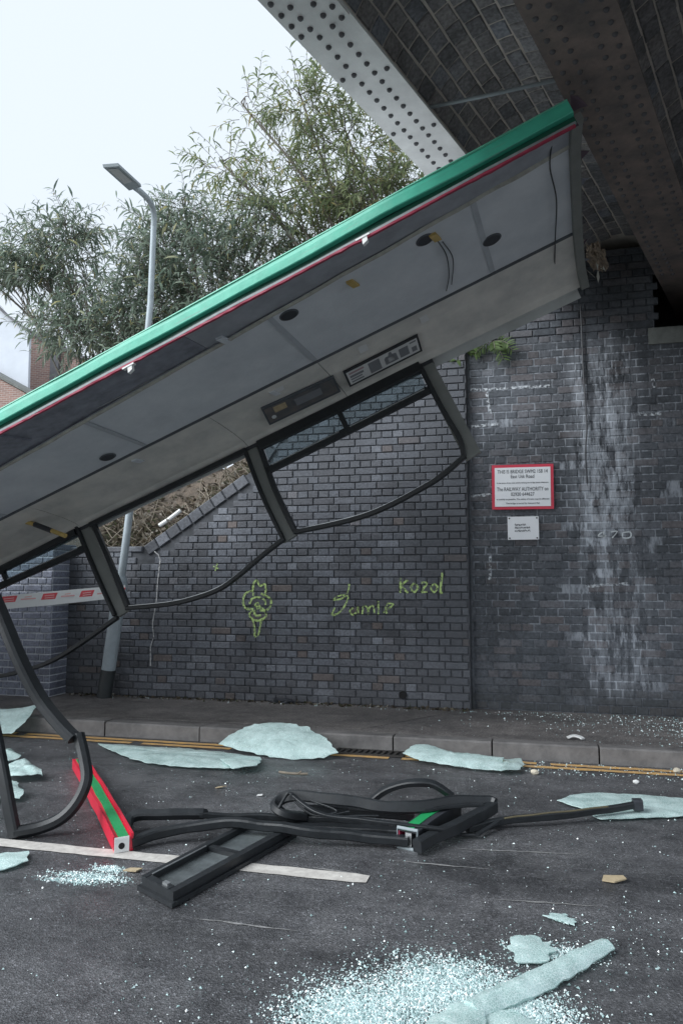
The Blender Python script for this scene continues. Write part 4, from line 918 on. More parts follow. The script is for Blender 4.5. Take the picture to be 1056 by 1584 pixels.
# barrier tape tied to the lamp
tp = empty('barrier_tape', lpt(186, 915, -0.1)); tag(tp, 'red and white barrier tape stretched left from the street lamp', 'tape')
def tp_pt(x, y): k = (190 - x) / 190; return hit(x, y, (0, lb.y - 0.09 - 0.25 * max(0, k), 0), (0, 1, 0))
def quadm(name, q, m, dy=0.0):
    b = MB(); b.prism([tp_pt(*p) + Vector((0, dy, 0)) for p in q], (0, 0.002, 0)); return under(tp, b.build(name, m))
quadm('tape_band', [(194, 905), (90, 914), (-80, 929), (-80, 944), (0, 936.5), (90, 928), (194, 921)], 'tape_white')
quadm('folded_edge', [(192, 918), (90, 928), (-80, 941), (-80, 949), (0, 943), (90, 935), (192, 924)], 'tape_white', -0.006)
def ty(x, e): return (922 - (x / 190) * 14) + e * 12
for a, c in [(3, 26), (66, 88), (125, 145), (186, 193)]:
    pr = quadm('red_block', [(a + 2, ty(a, 0.1)), (c + 2, ty(c, 0.1)), (c - 2, ty(c, 0.9)), (a - 2, ty(a, 0.9))], 'tape_red', -0.004)
    if a < 150:
        for e in (0.35, 0.62): quadm('print_line', [(a + 4, ty(a, e)), (c - 3, ty(c, e)), (c - 3, ty(c, e + 0.1)), (a + 4, ty(a, e + 0.1))], mat('tape_print', (0.85, 0.5, 0.5), 0.5), -0.007)
for a, c in [(33, 56), (95, 116), (151, 165)]:
    quadm('print_line', [(a, ty(a, 0.55)), (c, ty(c, 0.55)), (c, ty(c, 0.72)), (a, ty(a, 0.72))], mat('tape_print_pink', (0.75, 0.4, 0.4), 0.5), -0.004)
    quadm('print_line', [(a + 6, ty(a, 0.3)), (c - 6, ty(c, 0.3)), (c - 6, ty(c, 0.4)), (a + 6, ty(a, 0.4))], mat('tape_print_pink', (0.75, 0.4, 0.4), 0.5), -0.004)

# ================================================================== SIGNS AND MARKS
sc = [wy(x, y, AY) for x, y in [(759.5, 721.5), (855.5, 716.5), (855.5, 786), (761.5, 790)]]
cx = sum(p.x for p in sc) / 4; cz = sum(p.z for p in sc) / 4; sw = (sc[1].x - sc[0].x + sc[2].x - sc[3].x) / 2; sh = (sc[0].z - sc[3].z + sc[1].z - sc[2].z) / 2
sg = tag(empty('bridge_sign', (cx, AY - 0.02, cz)), 'white bridge number sign with red border on the abutment', 'sign'); sg.rotation_euler = (0, R_(0.6), 0)
b = MB(); b.box((-sw / 2, 0, -sh / 2), (sw / 2, 0.012, sh / 2)); b.build('border', 'sign_red', sg)
k = 0.028; b = MB(); b.box((-sw / 2 + k, -0.002, -sh / 2 + k), (sw / 2 - k, -0.0004, sh / 2 - k)); fc = b.build('face', 'sign_white', sg)
rot = (R_(90), 0, 0); IW = sw - 2 * k
for tx, zc, size, wd in [('THIS IS BRIDGE SWM2 158 14', 0.39, 0.05, 0.9), ('East Usk Road', 0.265, 0.05, 0.42), ('In the event of any road vehicle striking this bridge please telephone', 0.105, 0.018, 0.92), ('The RAILWAY AUTHORITY on', -0.06, 0.054, 0.92), ('02920 644627', -0.19, 0.05, 0.42), ('as quickly as possible. The safety of trains may be affected', -0.315, 0.021, 0.94), ('This bridge is owned by Network Rail', -0.42, 0.021, 0.6)]:
    text_mesh('lettering', tx, size, 'ink', sg, (0, -0.003, zc * (sh - 2 * k)), rot, width=IW * wd)
pc = [wy(x, y, AY) for x, y in [(784.5, 800), (832.5, 799), (833, 834), (785, 835.5)]]
cx = sum(p.x for p in pc) / 4; cz = sum(p.z for p in pc) / 4; pw = pc[1].x - pc[0].x; ph = pc[0].z - pc[3].z
pq = tag(empty('notice_plate', (cx, AY - 0.02, cz)), 'small plain white plate with handwriting below the red-edged sign', 'sign')
b = MB(); b.box((-pw / 2, 0, -ph / 2), (pw / 2, 0.01, ph / 2)); b.build('plate', 'sign_white', pq)
for sx in (-1, 1):
    for sz in (-1, 1):
        b = MB(); b.tube([(sx * pw * 0.44, -0.003, sz * ph * 0.43), (sx * pw * 0.44, 0, sz * ph * 0.43)], rnd_prof(0.008, 8)); b.build('screw', 'iron', pq)
for r_, (a, c) in enumerate([(-0.27, 0.1), (-0.27, 0.22), (-0.27, 0.22)]):
    pts = []; x = a; i = 0
    while x < c:
        pts.append((x * pw + random.uniform(-0.003, 0.003), (0.14 - 0.13 * r_) * ph + (0.012 if i % 2 else -0.008) * random.uniform(0.4, 1.1))); x += 0.022; i += 1
    ribbon('handwriting', [(p.x, p.z) for p in spline([Vector((u, 0, v)) for u, v in pts], 3)], 0.004, 'ink', -0.0025, pq)
# chalked number
ch = tag(empty('chalk_number', wy(950, 828, AY - 0.009)), 'white chalked number on the salt-stained abutment bricks', 'writing')
for st in [[(931, 823), (924, 829), (937, 829)], [(933, 822), (933, 833)], [(944, 823), (954, 822), (946, 832)], [(962, 824), (974, 823), (974, 831), (963, 832), (962, 824)]]:
    o = ribbon('stroke', wallpts(st, AY - 0.009, 3), 0.012, 'chalk', AY - 0.009); under(ch, o)
# cable on the abutment
b = MB(); b.tube(spline([wy(x, y, AY - 0.025) for x, y in [(897, 470), (899, 510), (901, 560), (904, 610), (907, 660), (905, 700), (908, 748)]], 5), rnd_prof(0.008, 6)); tag(b.build('cable', 'dark', smooth=True), 'thin black cable hanging down the stained abutment face', 'cable')
# graffiti
def graffiti(name, strokes, label, wd=0.03):
    wd *= 1.05
    e = tag(empty(name, wy(*strokes[0][0], WY - 0.008)), label, 'graffiti')
    for i, st in enumerate(strokes):
        o = ribbon('paint_stroke', wallpts(st, WY - 0.008, 5), wd, 'spray', WY - 0.008 - 0.0006 * i); under(e, o)
graffiti('graffiti', [[(392, 922), (392, 904), (397, 898), (402, 906), (410, 904), (410, 920), (404, 918)], [(392, 914), (380, 918), (376, 930), (380, 941), (392, 942)], [(408, 920), (418, 926), (419, 936), (412, 944), (402, 944)], [(386, 934), (390, 926), (400, 924), (409, 928), (411, 936)],
    [(392, 944), (386, 950), (390, 957), (400, 960), (411, 954), (410, 946), (402, 940), (394, 946), (396, 952), (404, 952)], [(391, 958), (394, 972), (394, 984), (400, 980), (403, 968), (404, 958)], [(398, 932), (402, 938), (395, 938), (398, 932)]], 'lime green sprayed flower-like figure on the wing wall', 0.022)
graffiti('graffiti', [[(540, 903), (538, 915), (530, 925), (516, 928), (524, 922), (538, 922), (534, 935), (524, 948), (513, 951), (518, 940)], [(546, 940), (541, 945), (545, 951), (552, 946), (553, 937), (554, 950)], [(560, 950), (562, 938), (568, 940), (569, 950), (571, 940), (577, 938), (579, 949)], [(585, 930), (585, 950)], [(592, 948), (600, 942), (608, 935), (600, 934), (596, 941), (598, 949)]], 'pale lime cursive name sprayed in the middle of the wing wall', 0.017)
graffiti('graffiti', [[(619, 894), (619, 917)], [(631, 897), (621, 906), (631, 917)], [(640, 902), (635, 909), (640, 916), (646, 909), (641, 902)], [(651, 902), (660, 902), (652, 915), (661, 915)], [(672, 903), (666, 909), (671, 916), (676, 909), (672, 903)], [(684, 886), (682, 900), (681, 917), (684, 916)]], 'short lime green tag sprayed highest and rightmost on the wing wall', 0.02)
graffiti('graffiti', [[(330, 876), (338, 880)], [(336, 872), (333, 883)]], 'tiny lime green cross mark high on the wing wall', 0.014)

# ================================================================== WRECKAGE ON THE ROAD
def bar_w(name, pts, wd, th, parent, m='seal', k=5, soft=0.5):
    P_ = [p + mnoise.noise_vector(p * 7) * 0.007 for p in spline(pts, k)]
    b = MB(); b.tube(P_, box_prof(wd * 0.72, th * 0.72, soft * 0.7), up=(0, 0, 1), scale=[1 + 0.1 * mnoise.noise(p * 11) for p in P_]); return under(parent, b.build(name, m, smooth=name.startswith('rubber')))
def G(x, y, z=0.03): return gz(x, y, z)
# red and green body panel
pn = tag(empty('body_panel', G(160, 1250, 0)), 'red body panel with green stripe and white torn end on the road', 'panel')
a, c = G(190, 1303, 0.05), G(122, 1178, 0.05); ax = c - a; sd_ = Vector((-ax.y, ax.x, 0)).normalized(); sd_ = sd_ if sd_.x > 0 else -sd_
def cross(o, w0, w1, z0, z1): return [o + sd_ * w0 + Vector((0, 0, z0)), o + sd_ * w1 + Vector((0, 0, z0)), o + sd_ * w1 + Vector((0, 0, z1)), o + sd_ * w0 + Vector((0, 0, z1))]
def loft(q0, q1, n=9):
    """box run between two cross sections, slightly buckled along its length"""
    b = MB(); vs = []
    for i in range(n + 1):
        t = i / n
        for p, q in zip(q0, q1):
            v = Vector(p).lerp(Vector(q), t); k = math.sin(math.pi * t)
            dv = mnoise.noise_vector(Vector((v.x * 4, v.y * 4, 1.7))) * 0.013; vs.append(v + Vector((dv.x, dv.y, dv.z * 0.5 + 0.01 * k)))
    fs = [(4 * i + j, 4 * i + (j + 1) % 4, 4 * i + 4 + (j + 1) % 4, 4 * i + 4 + j) for i in range(n) for j in range(4)] + [(0, 3, 2, 1), (4 * n, 4 * n + 1, 4 * n + 2, 4 * n + 3)]
    b.add(vs, fs); return b
under(pn, loft(cross(a, -0.04, 0.05, -0.048, 0.02), cross(c, -0.04, 0.05, -0.048, 0.02)).build('red_side', 'red_panel'))
under(pn, loft(cross(a, -0.02, 0.03, 0.0205, 0.025), cross(c + ax * -0.02, -0.02, 0.03, 0.0205, 0.025)).build('green_stripe', 'green_panel'))
under(pn, loft(cross(a, 0.04, 0.052, 0.021, 0.036), cross(c, 0.04, 0.052, 0.021, 0.036)).build('edge_flange', 'red_panel'))
e = a - ax.normalized() * 0.006
under(pn, loft(cross(e, -0.042, 0.03, -0.045, 0.019), cross(a, -0.042, 0.03, -0.045, 0.019)).build('white_end', 'white_plastic'))
b = MB(); h = e - sd_ * 0.006 - Vector((0, 0, 0.014)) - ax.normalized() * 0.003; b.tube([h, h + ax.normalized() * 0.002], rnd_prof(0.016, 12)); under(pn, b.build('bolt_hole', 'black_void'))
under(pn, loft(cross(a, -0.047, -0.0405, -0.03, 0.032), cross(a + ax * 0.3, -0.047, -0.0405, -0.03, 0.032)).build('torn_lip', 'red_panel'))

# narrow hopper-window tray
tr = tag(empty('vent_window', G(330, 1330, 0)), 'narrow black two-pane vent window lying across the white line', 'window frame')
A_, B_, C_, D_ = G(219, 1366, 0.03), G(268, 1391, 0.03), G(452, 1288, 0.03), G(385, 1278, 0.03)
def lq(u, v, z=0.0):
    p = (A_ * (1 - u) + B_ * u) * (1 - v) + (D_ * (1 - u) + C_ * u) * v; return Vector((p.x, p.y, z))
def slab(name, u0, u1, v0, v1, z0, z1, m):
    b = MB(); b.hexa([lq(u0, v0, z0), lq(u1, v0, z0), lq(u1, v1, z0), lq(u0, v1, z0), lq(u0, v0, z1), lq(u1, v0, z1), lq(u1, v1, z1), lq(u0, v1, z1)]); return under(tr, b.build(name, m))
slab('base_seal', -0.06, 1.06, -0.02, 1.02, 0.004, 0.022, 'seal')
slab('side_rail', 0.0, 0.13, 0.0, 1.0, 0.0225, 0.062, 'seal'); slab('side_rail', 0.84, 1.0, 0.0, 1.0, 0.0225, 0.058, 'seal')
slab('end_rail', 0.131, 0.839, 0.0, 0.045, 0.0225, 0.06, 'seal'); slab('cross_rail', 0.131, 0.839, 0.52, 0.56, 0.0225, 0.055, 'seal'); slab('end_rail', 0.131, 0.839, 0.96, 1.0, 0.0225, 0.055, 'seal')
dkp = mat('grimy_tinted_pane', (0.1, 0.115, 0.12), 0.25, var=0.5, scale=6)
slab('pane', 0.131, 0.839, 0.046, 0.519, 0.0225, 0.034, dkp); slab('pane', 0.131, 0.839, 0.561, 0.959, 0.0225, 0.034, dkp)
slab('metal_bead', 0.128, 0.15, 0.05, 0.5, 0.0622, 0.066, 'alu'); slab('catch', 0.6, 0.75, 0.015, 0.04, 0.0602, 0.07, 'alu')

# main tangle
tg = tag(empty('window_frame_tangle', G(500, 1290, 0)), 'tangled black window frames and rubber heaped on the road by the white line', 'window frame')
bar_w('frame_bar', [G(203, 1304, 0.035), G(245, 1290, 0.05), G(300, 1278, 0.075), G(350, 1273, 0.09), G(410, 1277, 0.085), G(480, 1286, 0.07), G(560, 1294, 0.05), G(632, 1300, 0.045)], 0.07, 0.065, tg)
bar_w('frame_bar', [G(198, 1290, 0.03), G(197, 1272, 0.06), G(210, 1262, 0.08), G(250, 1260, 0.085), G(310, 1259, 0.08), G(312, 1259, 0.08)], 0.07, 0.07, tg)
bar_w('frame_bar', [G(308, 1260, 0.08), G(360, 1263, 0.06), G(430, 1264, 0.05), G(520, 1268, 0.045), G(600, 1276, 0.04)], 0.05, 0.045, tg)
bar_w('rubber_loop', [G(470, 1262, 0.06), G(440, 1258, 0.09), G(427, 1248, 0.11), G(436, 1236, 0.14), G(455, 1231, 0.16), G(500, 1235, 0.16), G(560, 1242, 0.15), G(610, 1248, 0.14), G(650, 1247, 0.14), G(700, 1240, 0.13), G(750, 1239, 0.11), G(765, 1243, 0.1)], 0.085, 0.06, tg)
bar_w('rubber_loop', [G(600, 1258, 0.1), G(650, 1254, 0.12), G(700, 1248, 0.12), G(745, 1245, 0.11)], 0.03, 0.025, tg)
bar_w('rubber_arch', [G(565, 1247, 0.05), G(582, 1232, 0.1), G(605, 1218, 0.16), G(635, 1210, 0.2), G(662, 1211, 0.2), G(682, 1220, 0.17), G(700, 1233, 0.12)], 0.06, 0.05, tg)
bar_w('thin_strip', [G(450, 1228, 0.19), G(470, 1244, 0.16), G(495, 1259, 0.13), G(540, 1266, 0.12), G(610, 1274, 0.11), G(685, 1284, 0.09)], 0.035, 0.018, tg)
bar_w('thin_strip', [G(430, 1250, 0.12), G(445, 1228, 0.18), G(452, 1230, 0.19)], 0.02, 0.02, tg)
bar_w('thin_strip', [G(455, 1240, 0.14), G(490, 1262, 0.1), G(540, 1256, 0.12)], 0.014, 0.012, tg)
bar_w('thin_strip', [G(480, 1238, 0.17), G(520, 1255, 0.14), G(500, 1263, 0.12), G(585, 1262, 0.12)], 0.012, 0.012, tg)
bar_w('frame_bar', [G(440, 1276, 0.03), G(520, 1280, 0.03), G(600, 1284, 0.03), G(690, 1290, 0.03)], 0.1, 0.035, tg, k=3)
bar_w('frame_bar', [G(645, 1308, 0.05), G(700, 1281, 0.06), G(764, 1247, 0.085)], 0.07, 0.085, tg, 'seal', 3, 0.3)
bar_w('frame_bar', [G(470, 1252, 0.09), G(540, 1254, 0.08), G(640, 1262, 0.07)], 0.09, 0.06, tg, k=3)
# cantrail stub with green stripe in the heap
cs_ = tag(empty('cantrail_stub', G(650, 1295, 0)), 'short square beam end with green top stripe in the black tangle', 'beam')
a, c = G(631, 1299, 0.05), G(700, 1249, 0.06); ax = c - a; sd_ = Vector((ax.y, -ax.x, 0)).normalized()
for (w0, w1, z0, z1, nm, m) in [(-0.055, 0.055, -0.045, -0.04, 'beam_wall', 'seal'), (-0.055, -0.047, -0.0395, 0.036, 'beam_wall', 'red'), (0.047, 0.055, -0.0395, 0.036, 'beam_wall', 'seal'), (-0.055, 0.055, 0.0365, 0.042, 'beam_top', 'dark'), (-0.042, 0.018, 0.0425, 0.046, 'green_stripe', 'green_panel')]:
    under(cs_, loft(cross(a, w0, w1, z0, z1), cross(c, w0, w1, z0, z1)).build(nm, m))
under(cs_, loft(cross(a + ax * 0.01, -0.015, 0.02, -0.035, 0.03), cross(a + ax * 0.1, -0.015, 0.02, -0.035, 0.03)).build('spigot', 'alu'))
for (w0, w1, z0, z1) in [(-0.06, 0.06, 0.0465, 0.05), (-0.06, -0.0555, -0.045, 0.046), (0.0555, 0.06, -0.045, 0.046), (-0.06, 0.06, -0.05, -0.0455)]:
    under(cs_, loft(cross(a - ax * 0.012, w0, w1, z0, z1), cross(a + ax * 0.012, w0, w1, z0, z1)).build('end_rim', 'lamp_grey'))
# loose bar on the right and its bracket
lb_ = tag(empty('window_bar', G(880, 1262, 0)), 'straight black bar lying with its end on the right glass sheet', 'bar')
bar_w('bar', [G(722, 1283, 0.02), G(765, 1271, 0.035), G(850, 1262, 0.05), G(940, 1251, 0.055), G(984, 1245, 0.06)], 0.05, 0.05, lb_, k=3, soft=0.35)
bar_w('edge_bead', [G(780, 1266, 0.066), G(850, 1257, 0.08), G(940, 1247, 0.085)], 0.012, 0.01, lb_, m=mat('brass_bead', (0.14, 0.12, 0.07), 0.45, var=0.2), k=3)
b = MB(); p = G(984, 1245, 0.06); b.tube([p + Vector((-0.02, 0, 0)), p + Vector((0.03, 0.005, 0.002))], box_prof(0.065, 0.062, 0.3)); under(lb_, b.build('end_cap', 'dark'))
br = tag(empty('bent_bracket', G(735, 1285, 0)), 'flat bent black bracket between the tangle and the straight bar', 'bracket')
bar_w('bracket_arm', [G(700, 1290, 0.015), G(738, 1293, 0.015)], 0.03, 0.015, br, k=2); bar_w('bracket_arm', [G(738, 1293, 0.02), G(752, 1282, 0.03), G(772, 1268, 0.045)], 0.03, 0.02, br, k=2)
bar_w('bracket_arm', [G(735, 1278, 0.02), G(757, 1271, 0.03), G(772, 1267, 0.04)], 0.03, 0.02, br, k=2)

# ------------------------------------------------------------------ crazed glass sheets
def sheet(outline, label, bulge=0.02, rag=0.01, th=0.004, crumple=0.01, seed=0, group=None, name='glass_sheet', curl=None):
    bulge *= 0.55; rag *= 1.3
    P = [Vector(p) for p in outline]; per = sum((P[i] - P[(i + 1) % len(P)]).length for i in range(len(P)))
    n = max(28, min(90, int(per / 0.03))); pts = []
    acc = [0]
    for i in range(len(P)): acc.append(acc[-1] + (P[i] - P[(i + 1) % len(P)]).length)
    for k in range(n):
        d = per * k / n; i = max(j for j in range(len(P)) if acc[j] <= d); t = (d - acc[i]) / max(1e-6, acc[i + 1] - acc[i]); pts.append(P[i].lerp(P[(i + 1) % len(P)], t))
    c = sum(pts, Vector()) / n; rings = [1, 0.9, 0.72, 0.5, 0.25]; vs = []
    jit = [random.uniform(-rag, rag) for p in pts]
    for r in rings:
        for p in pts:
            q = c + (p - c) * r; w_ = 1 - r * r
            if r == 1: q = q + (p - c).normalized() * jit[pts.index(p)]
            z = bulge * w_ + crumple * 0.8 * abs(mnoise.noise(Vector((q.x * 4 + seed, q.y * 7, seed)))) + 0.35 * crumple * abs(mnoise.noise(Vector((q.x * 14 + seed, q.y * 14, seed))))
            vs.append(Vector((q.x, q.y, max(q.z + z, q.z * 0.5 + 0.006))))
    vs.append(Vector((c.x, c.y, c.z + bulge)))
    nv = len(vs); nr = len(rings); fs = [(k * n + i, k * n + (i + 1) % n, (k + 1) * n + (i + 1) % n, (k + 1) * n + i) for k in range(nr - 1) for i in range(n)] + [((nr - 1) * n + i, (nr - 1) * n + (i + 1) % n, nv - 1) for i in range(n)]
    b = MB(); dn = Vector((0, 0, -th)); b.add(vs + [v + dn for v in vs], fs + [tuple(nv + j for j in reversed(f)) for f in fs] + [(i, nv + i, nv + (i + 1) % n, (i + 1) % n) for i in range(n)])
    o = b.build(name, 'glass_sheet', smooth=True); return tag(o, label, 'broken glass', group or 'sheets of shattered bus glass on the road')
def gp(pts, z=0.012): return [G(x, y, z) for x, y in pts]
def tilt(pts, p0, n): return [hit(x, y, p0, n) for x, y in pts]
# domed sheet leaning up the kerb
k0 = Vector((0, 5.58, 0.02)); kn = Vector((0, -0.42, 0.9))
sheet(tilt([(338, 1152), (354, 1139), (385, 1123), (430, 1118), (478, 1127), (505, 1144), (523, 1165), (500, 1172), (455, 1175), (405, 1168), (370, 1160)], k0, kn), 'domed pale glass sheet leaning on the kerb, widest of the sheets', 0.06, 0.008, seed=1, crumple=0.02)
sheet(gp([(152, 1151), (200, 1153), (262, 1157), (340, 1163), (405, 1173), (402, 1181), (350, 1189), (280, 1186), (222, 1180), (182, 1166)], 0.02), 'long flat pale glass sheet just left of the domed one', 0.035, 0.008, seed=2, crumple=0.02)
sheet(gp([(340, 1174), (372, 1170), (405, 1174), (398, 1184), (360, 1189)], 0.05), 'curled end piece on the long flat glass sheet', 0.02, 0.006, seed=9, crumple=0.01)
sheet(tilt([(622, 1165), (640, 1153), (662, 1152), (700, 1164), (755, 1170), (778, 1172), (774, 1193), (735, 1190), (690, 1183), (650, 1176)], Vector((0, 5.5, 0.015)), Vector((0, -0.2, 0.97))), 'narrow pale glass strip lying along the yellow lines right of the drain', 0.03, 0.006, seed=3, crumple=0.015)
sheet(gp([(772, 1176), (806, 1175), (809, 1182), (803, 1193), (772, 1194)], 0.03), 'crumpled square glass piece at the right end of the narrow strip', 0.03, 0.008, seed=4, crumple=0.03)
sheet(gp([(862, 1238), (880, 1230), (926, 1226), (1010, 1231), (1085, 1239), (1120, 1250), (1060, 1262), (985, 1265), (925, 1268), (905, 1252)], 0.016), 'flat grey-green glass sheet under the end of the straight black bar', 0.012, 0.006, seed=5, crumple=0.008)
sheet(tilt([(-90, 1104), (-30, 1099), (30, 1096), (59, 1090), (46, 1110), (20, 1135), (-30, 1133), (-90, 1130)], Vector((0, 5.62, 0.02)), Vector((0, -0.42, 0.9))), 'pale glass sheet with a pointed corner leaning on the kerb at far left', 0.02, 0.006, seed=6, crumple=0.02)
sheet(gp([(-20, 1170), (5, 1163), (18, 1160), (30, 1170), (34, 1173), (10, 1180), (-20, 1182)], 0.04), 'small dull glass piece nearest the kerb behind the hanging rubber', 0.06, 0.006, seed=7, crumple=0.05)
sheet(gp([(8, 1188), (24, 1184), (40, 1180), (64, 1196), (66, 1202), (30, 1205), (8, 1204)], 0.03), 'crumpled clear glass piece in the middle behind the hanging rubber', 0.06, 0.008, seed=8, crumple=0.07)
sheet(gp([(-40, 1215), (5, 1206), (25, 1210), (38, 1228), (30, 1236), (-40, 1238)], 0.025), 'low glass piece nearest the camera behind the hanging rubber', 0.04, 0.008, seed=10, crumple=0.04)
sheet(gp([(-60, 1318), (0, 1320), (48, 1319), (44, 1332), (10, 1345), (-60, 1350)], 0.014), 'crazed glass piece at the left edge in front of the white line', 0.015, 0.01, seed=11, crumple=0.02)
sheet(gp([(785, 1456), (800, 1449), (820, 1447), (848, 1460), (858, 1470), (845, 1486), (806, 1490), (793, 1478)], 0.012), 'rounded glass patch beside the long folded glass strip', 0.012, 0.012, seed=12, crumple=0.01)
sheet(gp([(842, 1416), (868, 1413), (888, 1424), (884, 1430), (860, 1424)], 0.01), 'little sliver of crazed glass beyond the rounded patch', 0.006, 0.012, seed=13, crumple=0.01)
# folded strip in the foreground
P = [G(x, y, 0.03) for x, y in [(728, 1558), (765, 1541), (810, 1523), (855, 1502), (900, 1477), (938, 1458)]]
b = MB(); b.tube(spline(P, 6), [(-0.036, -0.022), (0.036, -0.024), (0.042, -0.014), (0.03, 0.004), (0.004, 0.018), (-0.03, 0.01), (-0.042, -0.01)], up=(0, 0, 1), scale=[0.75 + 0.35 * math.sin(math.pi * min(1, 0.15 + i / 36)) + 0.05 * math.sin(i * 1.7) for i in range(31)])
for i, v in enumerate(b.v): b.v[i] = (v[0], v[1], max(0.004, v[2] + 0.008 * mnoise.noise(Vector(v) * 22)))
tag(b.build('glass_strip', 'glass_sheet', smooth=True), 'long folded glass strip pointing to the right in the foreground', 'broken glass', 'sheets of shattered bus glass on the road')
sheet(gp([(640, 1600), (668, 1572), (705, 1556), (740, 1558), (752, 1575), (745, 1640), (640, 1650)], 0.02), 'glass sheet cut by the bottom edge below the folded strip', 0.04, 0.01, seed=14, crumple=0.03)
sheet(gp([(748, 1575), (775, 1560), (800, 1563), (838, 1590), (830, 1650), (752, 1650)], 0.012), 'thin glass sheet at the bottom edge right of the folded strip', 0.02, 0.012, seed=15, crumple=0.02)

# ------------------------------------------------------------------ glass granules (nobody could count them)
def granules(name, pos, size, label):
    n = len(pos); base = np.array([[1, 1, 0], [-1, 0.8, 0], [0, -1.1, 0], [0.1, 0.1, 1.1]], float)
    a = np.random.uniform(0, 6.283, n); s = np.random.uniform(size[0], size[1], n) * np.random.choice([0.7, 0.8, 1, 1, 1.3, 1.9], n); ca, sa_ = np.cos(a), np.sin(a)
    v = np.repeat(base[None], n, 0) * s[:, None, None] * np.random.uniform(0.6, 1.3, (n, 4, 3))
    x = v[..., 0] * ca[:, None] - v[..., 1] * sa_[:, None]; y = v[..., 0] * sa_[:, None] + v[..., 1] * ca[:, None]
    V = np.stack([x, y, v[..., 2]], -1) + pos[:, None, :]
    F = (np.array([[0, 1, 3], [1, 2, 3], [2, 0, 3]])[None] + (np.arange(n) * 4)[:, None, None]).reshape(-1, 3)
    me = bpy.data.meshes.new(name); me.from_pydata(V.reshape(-1, 3).tolist(), [], F.tolist()); me.materials.append(M['shards']); me.update()
    return tag(link(name, me), label, 'broken glass', kind='stuff')
def rand_road(n, x0, x1, y0, y1, z=0.002): return np.stack([np.random.uniform(x0, x1, n), np.random.uniform(y0, y1, n), np.full(n, z)], 1)
def clump(n, px, py, sx, sy, z=0.002):
    c = gz(px, py, z); return np.stack([np.random.normal(c.x, sx, n), np.random.normal(c.y, sy, n), np.full(n, z)], 1)
far = rand_road(1500, -5, 3, 3.4, 5.7); near = rand_road(7000, -2.2, 2.0, 1.8, 3.4)
k = np.random.rand(len(near)) < np.clip(0.3 + 0.4 * np.sin(near[:, 0] * 2.1 + near[:, 1] * 4.3) * np.sin(near[:, 0] * 5.1 - near[:, 1] * 2.0) + 0.25 * (near[:, 0] + 0.3), 0.05, 1); near = near[k]
granules('glass_granules', np.concatenate([far, near]), (0.0014, 0.0034), 'fine glass granules sprinkled all over the road')
dense = [clump(4200, 530, 1575, 0.11, 0.12), clump(2600, 590, 1560, 0.12, 0.1), clump(3800, 655, 1520, 0.1, 0.1), clump(3600, 800, 1560, 0.1, 0.09), clump(3000, 720, 1510, 0.09, 0.07), clump(1500, 850, 1475, 0.07, 0.05), clump(3000, 660, 1590, 0.2, 0.1)]
granules('glass_drift', np.concatenate(dense + [clump(7000, 545, 1580, 0.09, 0.09), clump(4500, 690, 1545, 0.11, 0.06), clump(3500, 790, 1570, 0.08, 0.05)]), (0.001, 0.0034), 'drift of crushed white glass in the foreground')
granules('glass_pile', np.concatenate([clump(1100, 140, 1356, 0.09, 0.022), clump(500, 105, 1362, 0.08, 0.016), clump(600, 168, 1345, 0.04, 0.022)]), (0.0015, 0.004), 'little pile of crushed glass left of the vent window')
pav = rand_road(1500, -1.5, 2.6, 6.15, 7.45, 0.123); pav = pav[np.random.rand(len(pav)) < np.clip(0.12 + 0.4 * (pav[:, 0]), 0.08, 1)]
pav2 = rand_road(2200, -0.6, 2.6, 6.45, 7.46, 0.123); pav2 = pav2[np.random.rand(len(pav2)) < np.clip((pav2[:, 0] + 0.5) * 0.45, 0, 1) * np.clip((pav2[:, 1] - 6.4) * 1.6 + 0.3 * np.sin(pav2[:, 0] * 7), 0.05, 1)]
granules('pavement_glass', np.concatenate([pav, pav2, rand_road(260, -4.5, 0.5, 7.2, 7.38, 0.123)]), (0.0025, 0.0055), 'glass granules strewn on the pavement under the bridge')
gut = rand_road(700, -0.6, 2.6, 5.6, 5.97); granules('gutter_glass', gut, (0.0025, 0.005), 'glass granules lying in the gutter along the kerb')

# small litter
def pebble(px, py, r, m, label, cat, z=0.0, fl=0.7, seed=0):
    p = G(px, py, z); tag(lump('litter', (p.x, p.y, p.z + r * fl * 0.8), (r, r * 0.8, r * fl), m, None, seed, 2, 0.3), label, cat)
pebble(826, 1198, 0.03, 'bone', 'round cream lump beside the narrow glass strip', 'litter', seed=1)
pebble(1046, 1195, 0.026, 'bone', 'cream lump on the yellow lines near the right edge', 'litter', seed=2)
pebble(983, 1212, 0.02, 'white_plastic', 'small white chip between the gutter and the right glass sheet', 'litter', seed=3)
pebble(206, 1139, 0.02, 'white_plastic', 'small white crumb against the kerb on the left', 'litter', seed=4)
def chip(px, py, pts, z, m, label, cat='litter', th=0.006):
    p = G(px, py, z + 0.003); b = MB(); b.prism([(p.x + u, p.y + v, p.z + w_) for u, v, w_ in pts], (0, 0, th)); tag(b.build('litter', m), label, cat)
chip(948, 1362, [(-0.05, -0.02, 0), (0.0, -0.04, 0.004), (0.055, -0.01, 0.012), (0.045, 0.025, 0.012), (-0.04, 0.03, 0.004)], 0, 'cardboard', 'tan scrap of card on the road under the bridge')
chip(205, 1347, [(-0.04, -0.015, 0), (0.03, -0.02, 0.004), (0.045, 0.015, 0.006), (-0.02, 0.02, 0)], 0, 'cardboard', 'tan leaf-like scrap beside the little glass pile')
chip(341, 1219, [(-0.03, -0.015, 0), (0.02, -0.01, 0.01), (0.04, 0.012, 0.01), (-0.02, 0.015, 0.0)], 0, 'cardboard', 'tan leaf on the road beyond the tangled frames')
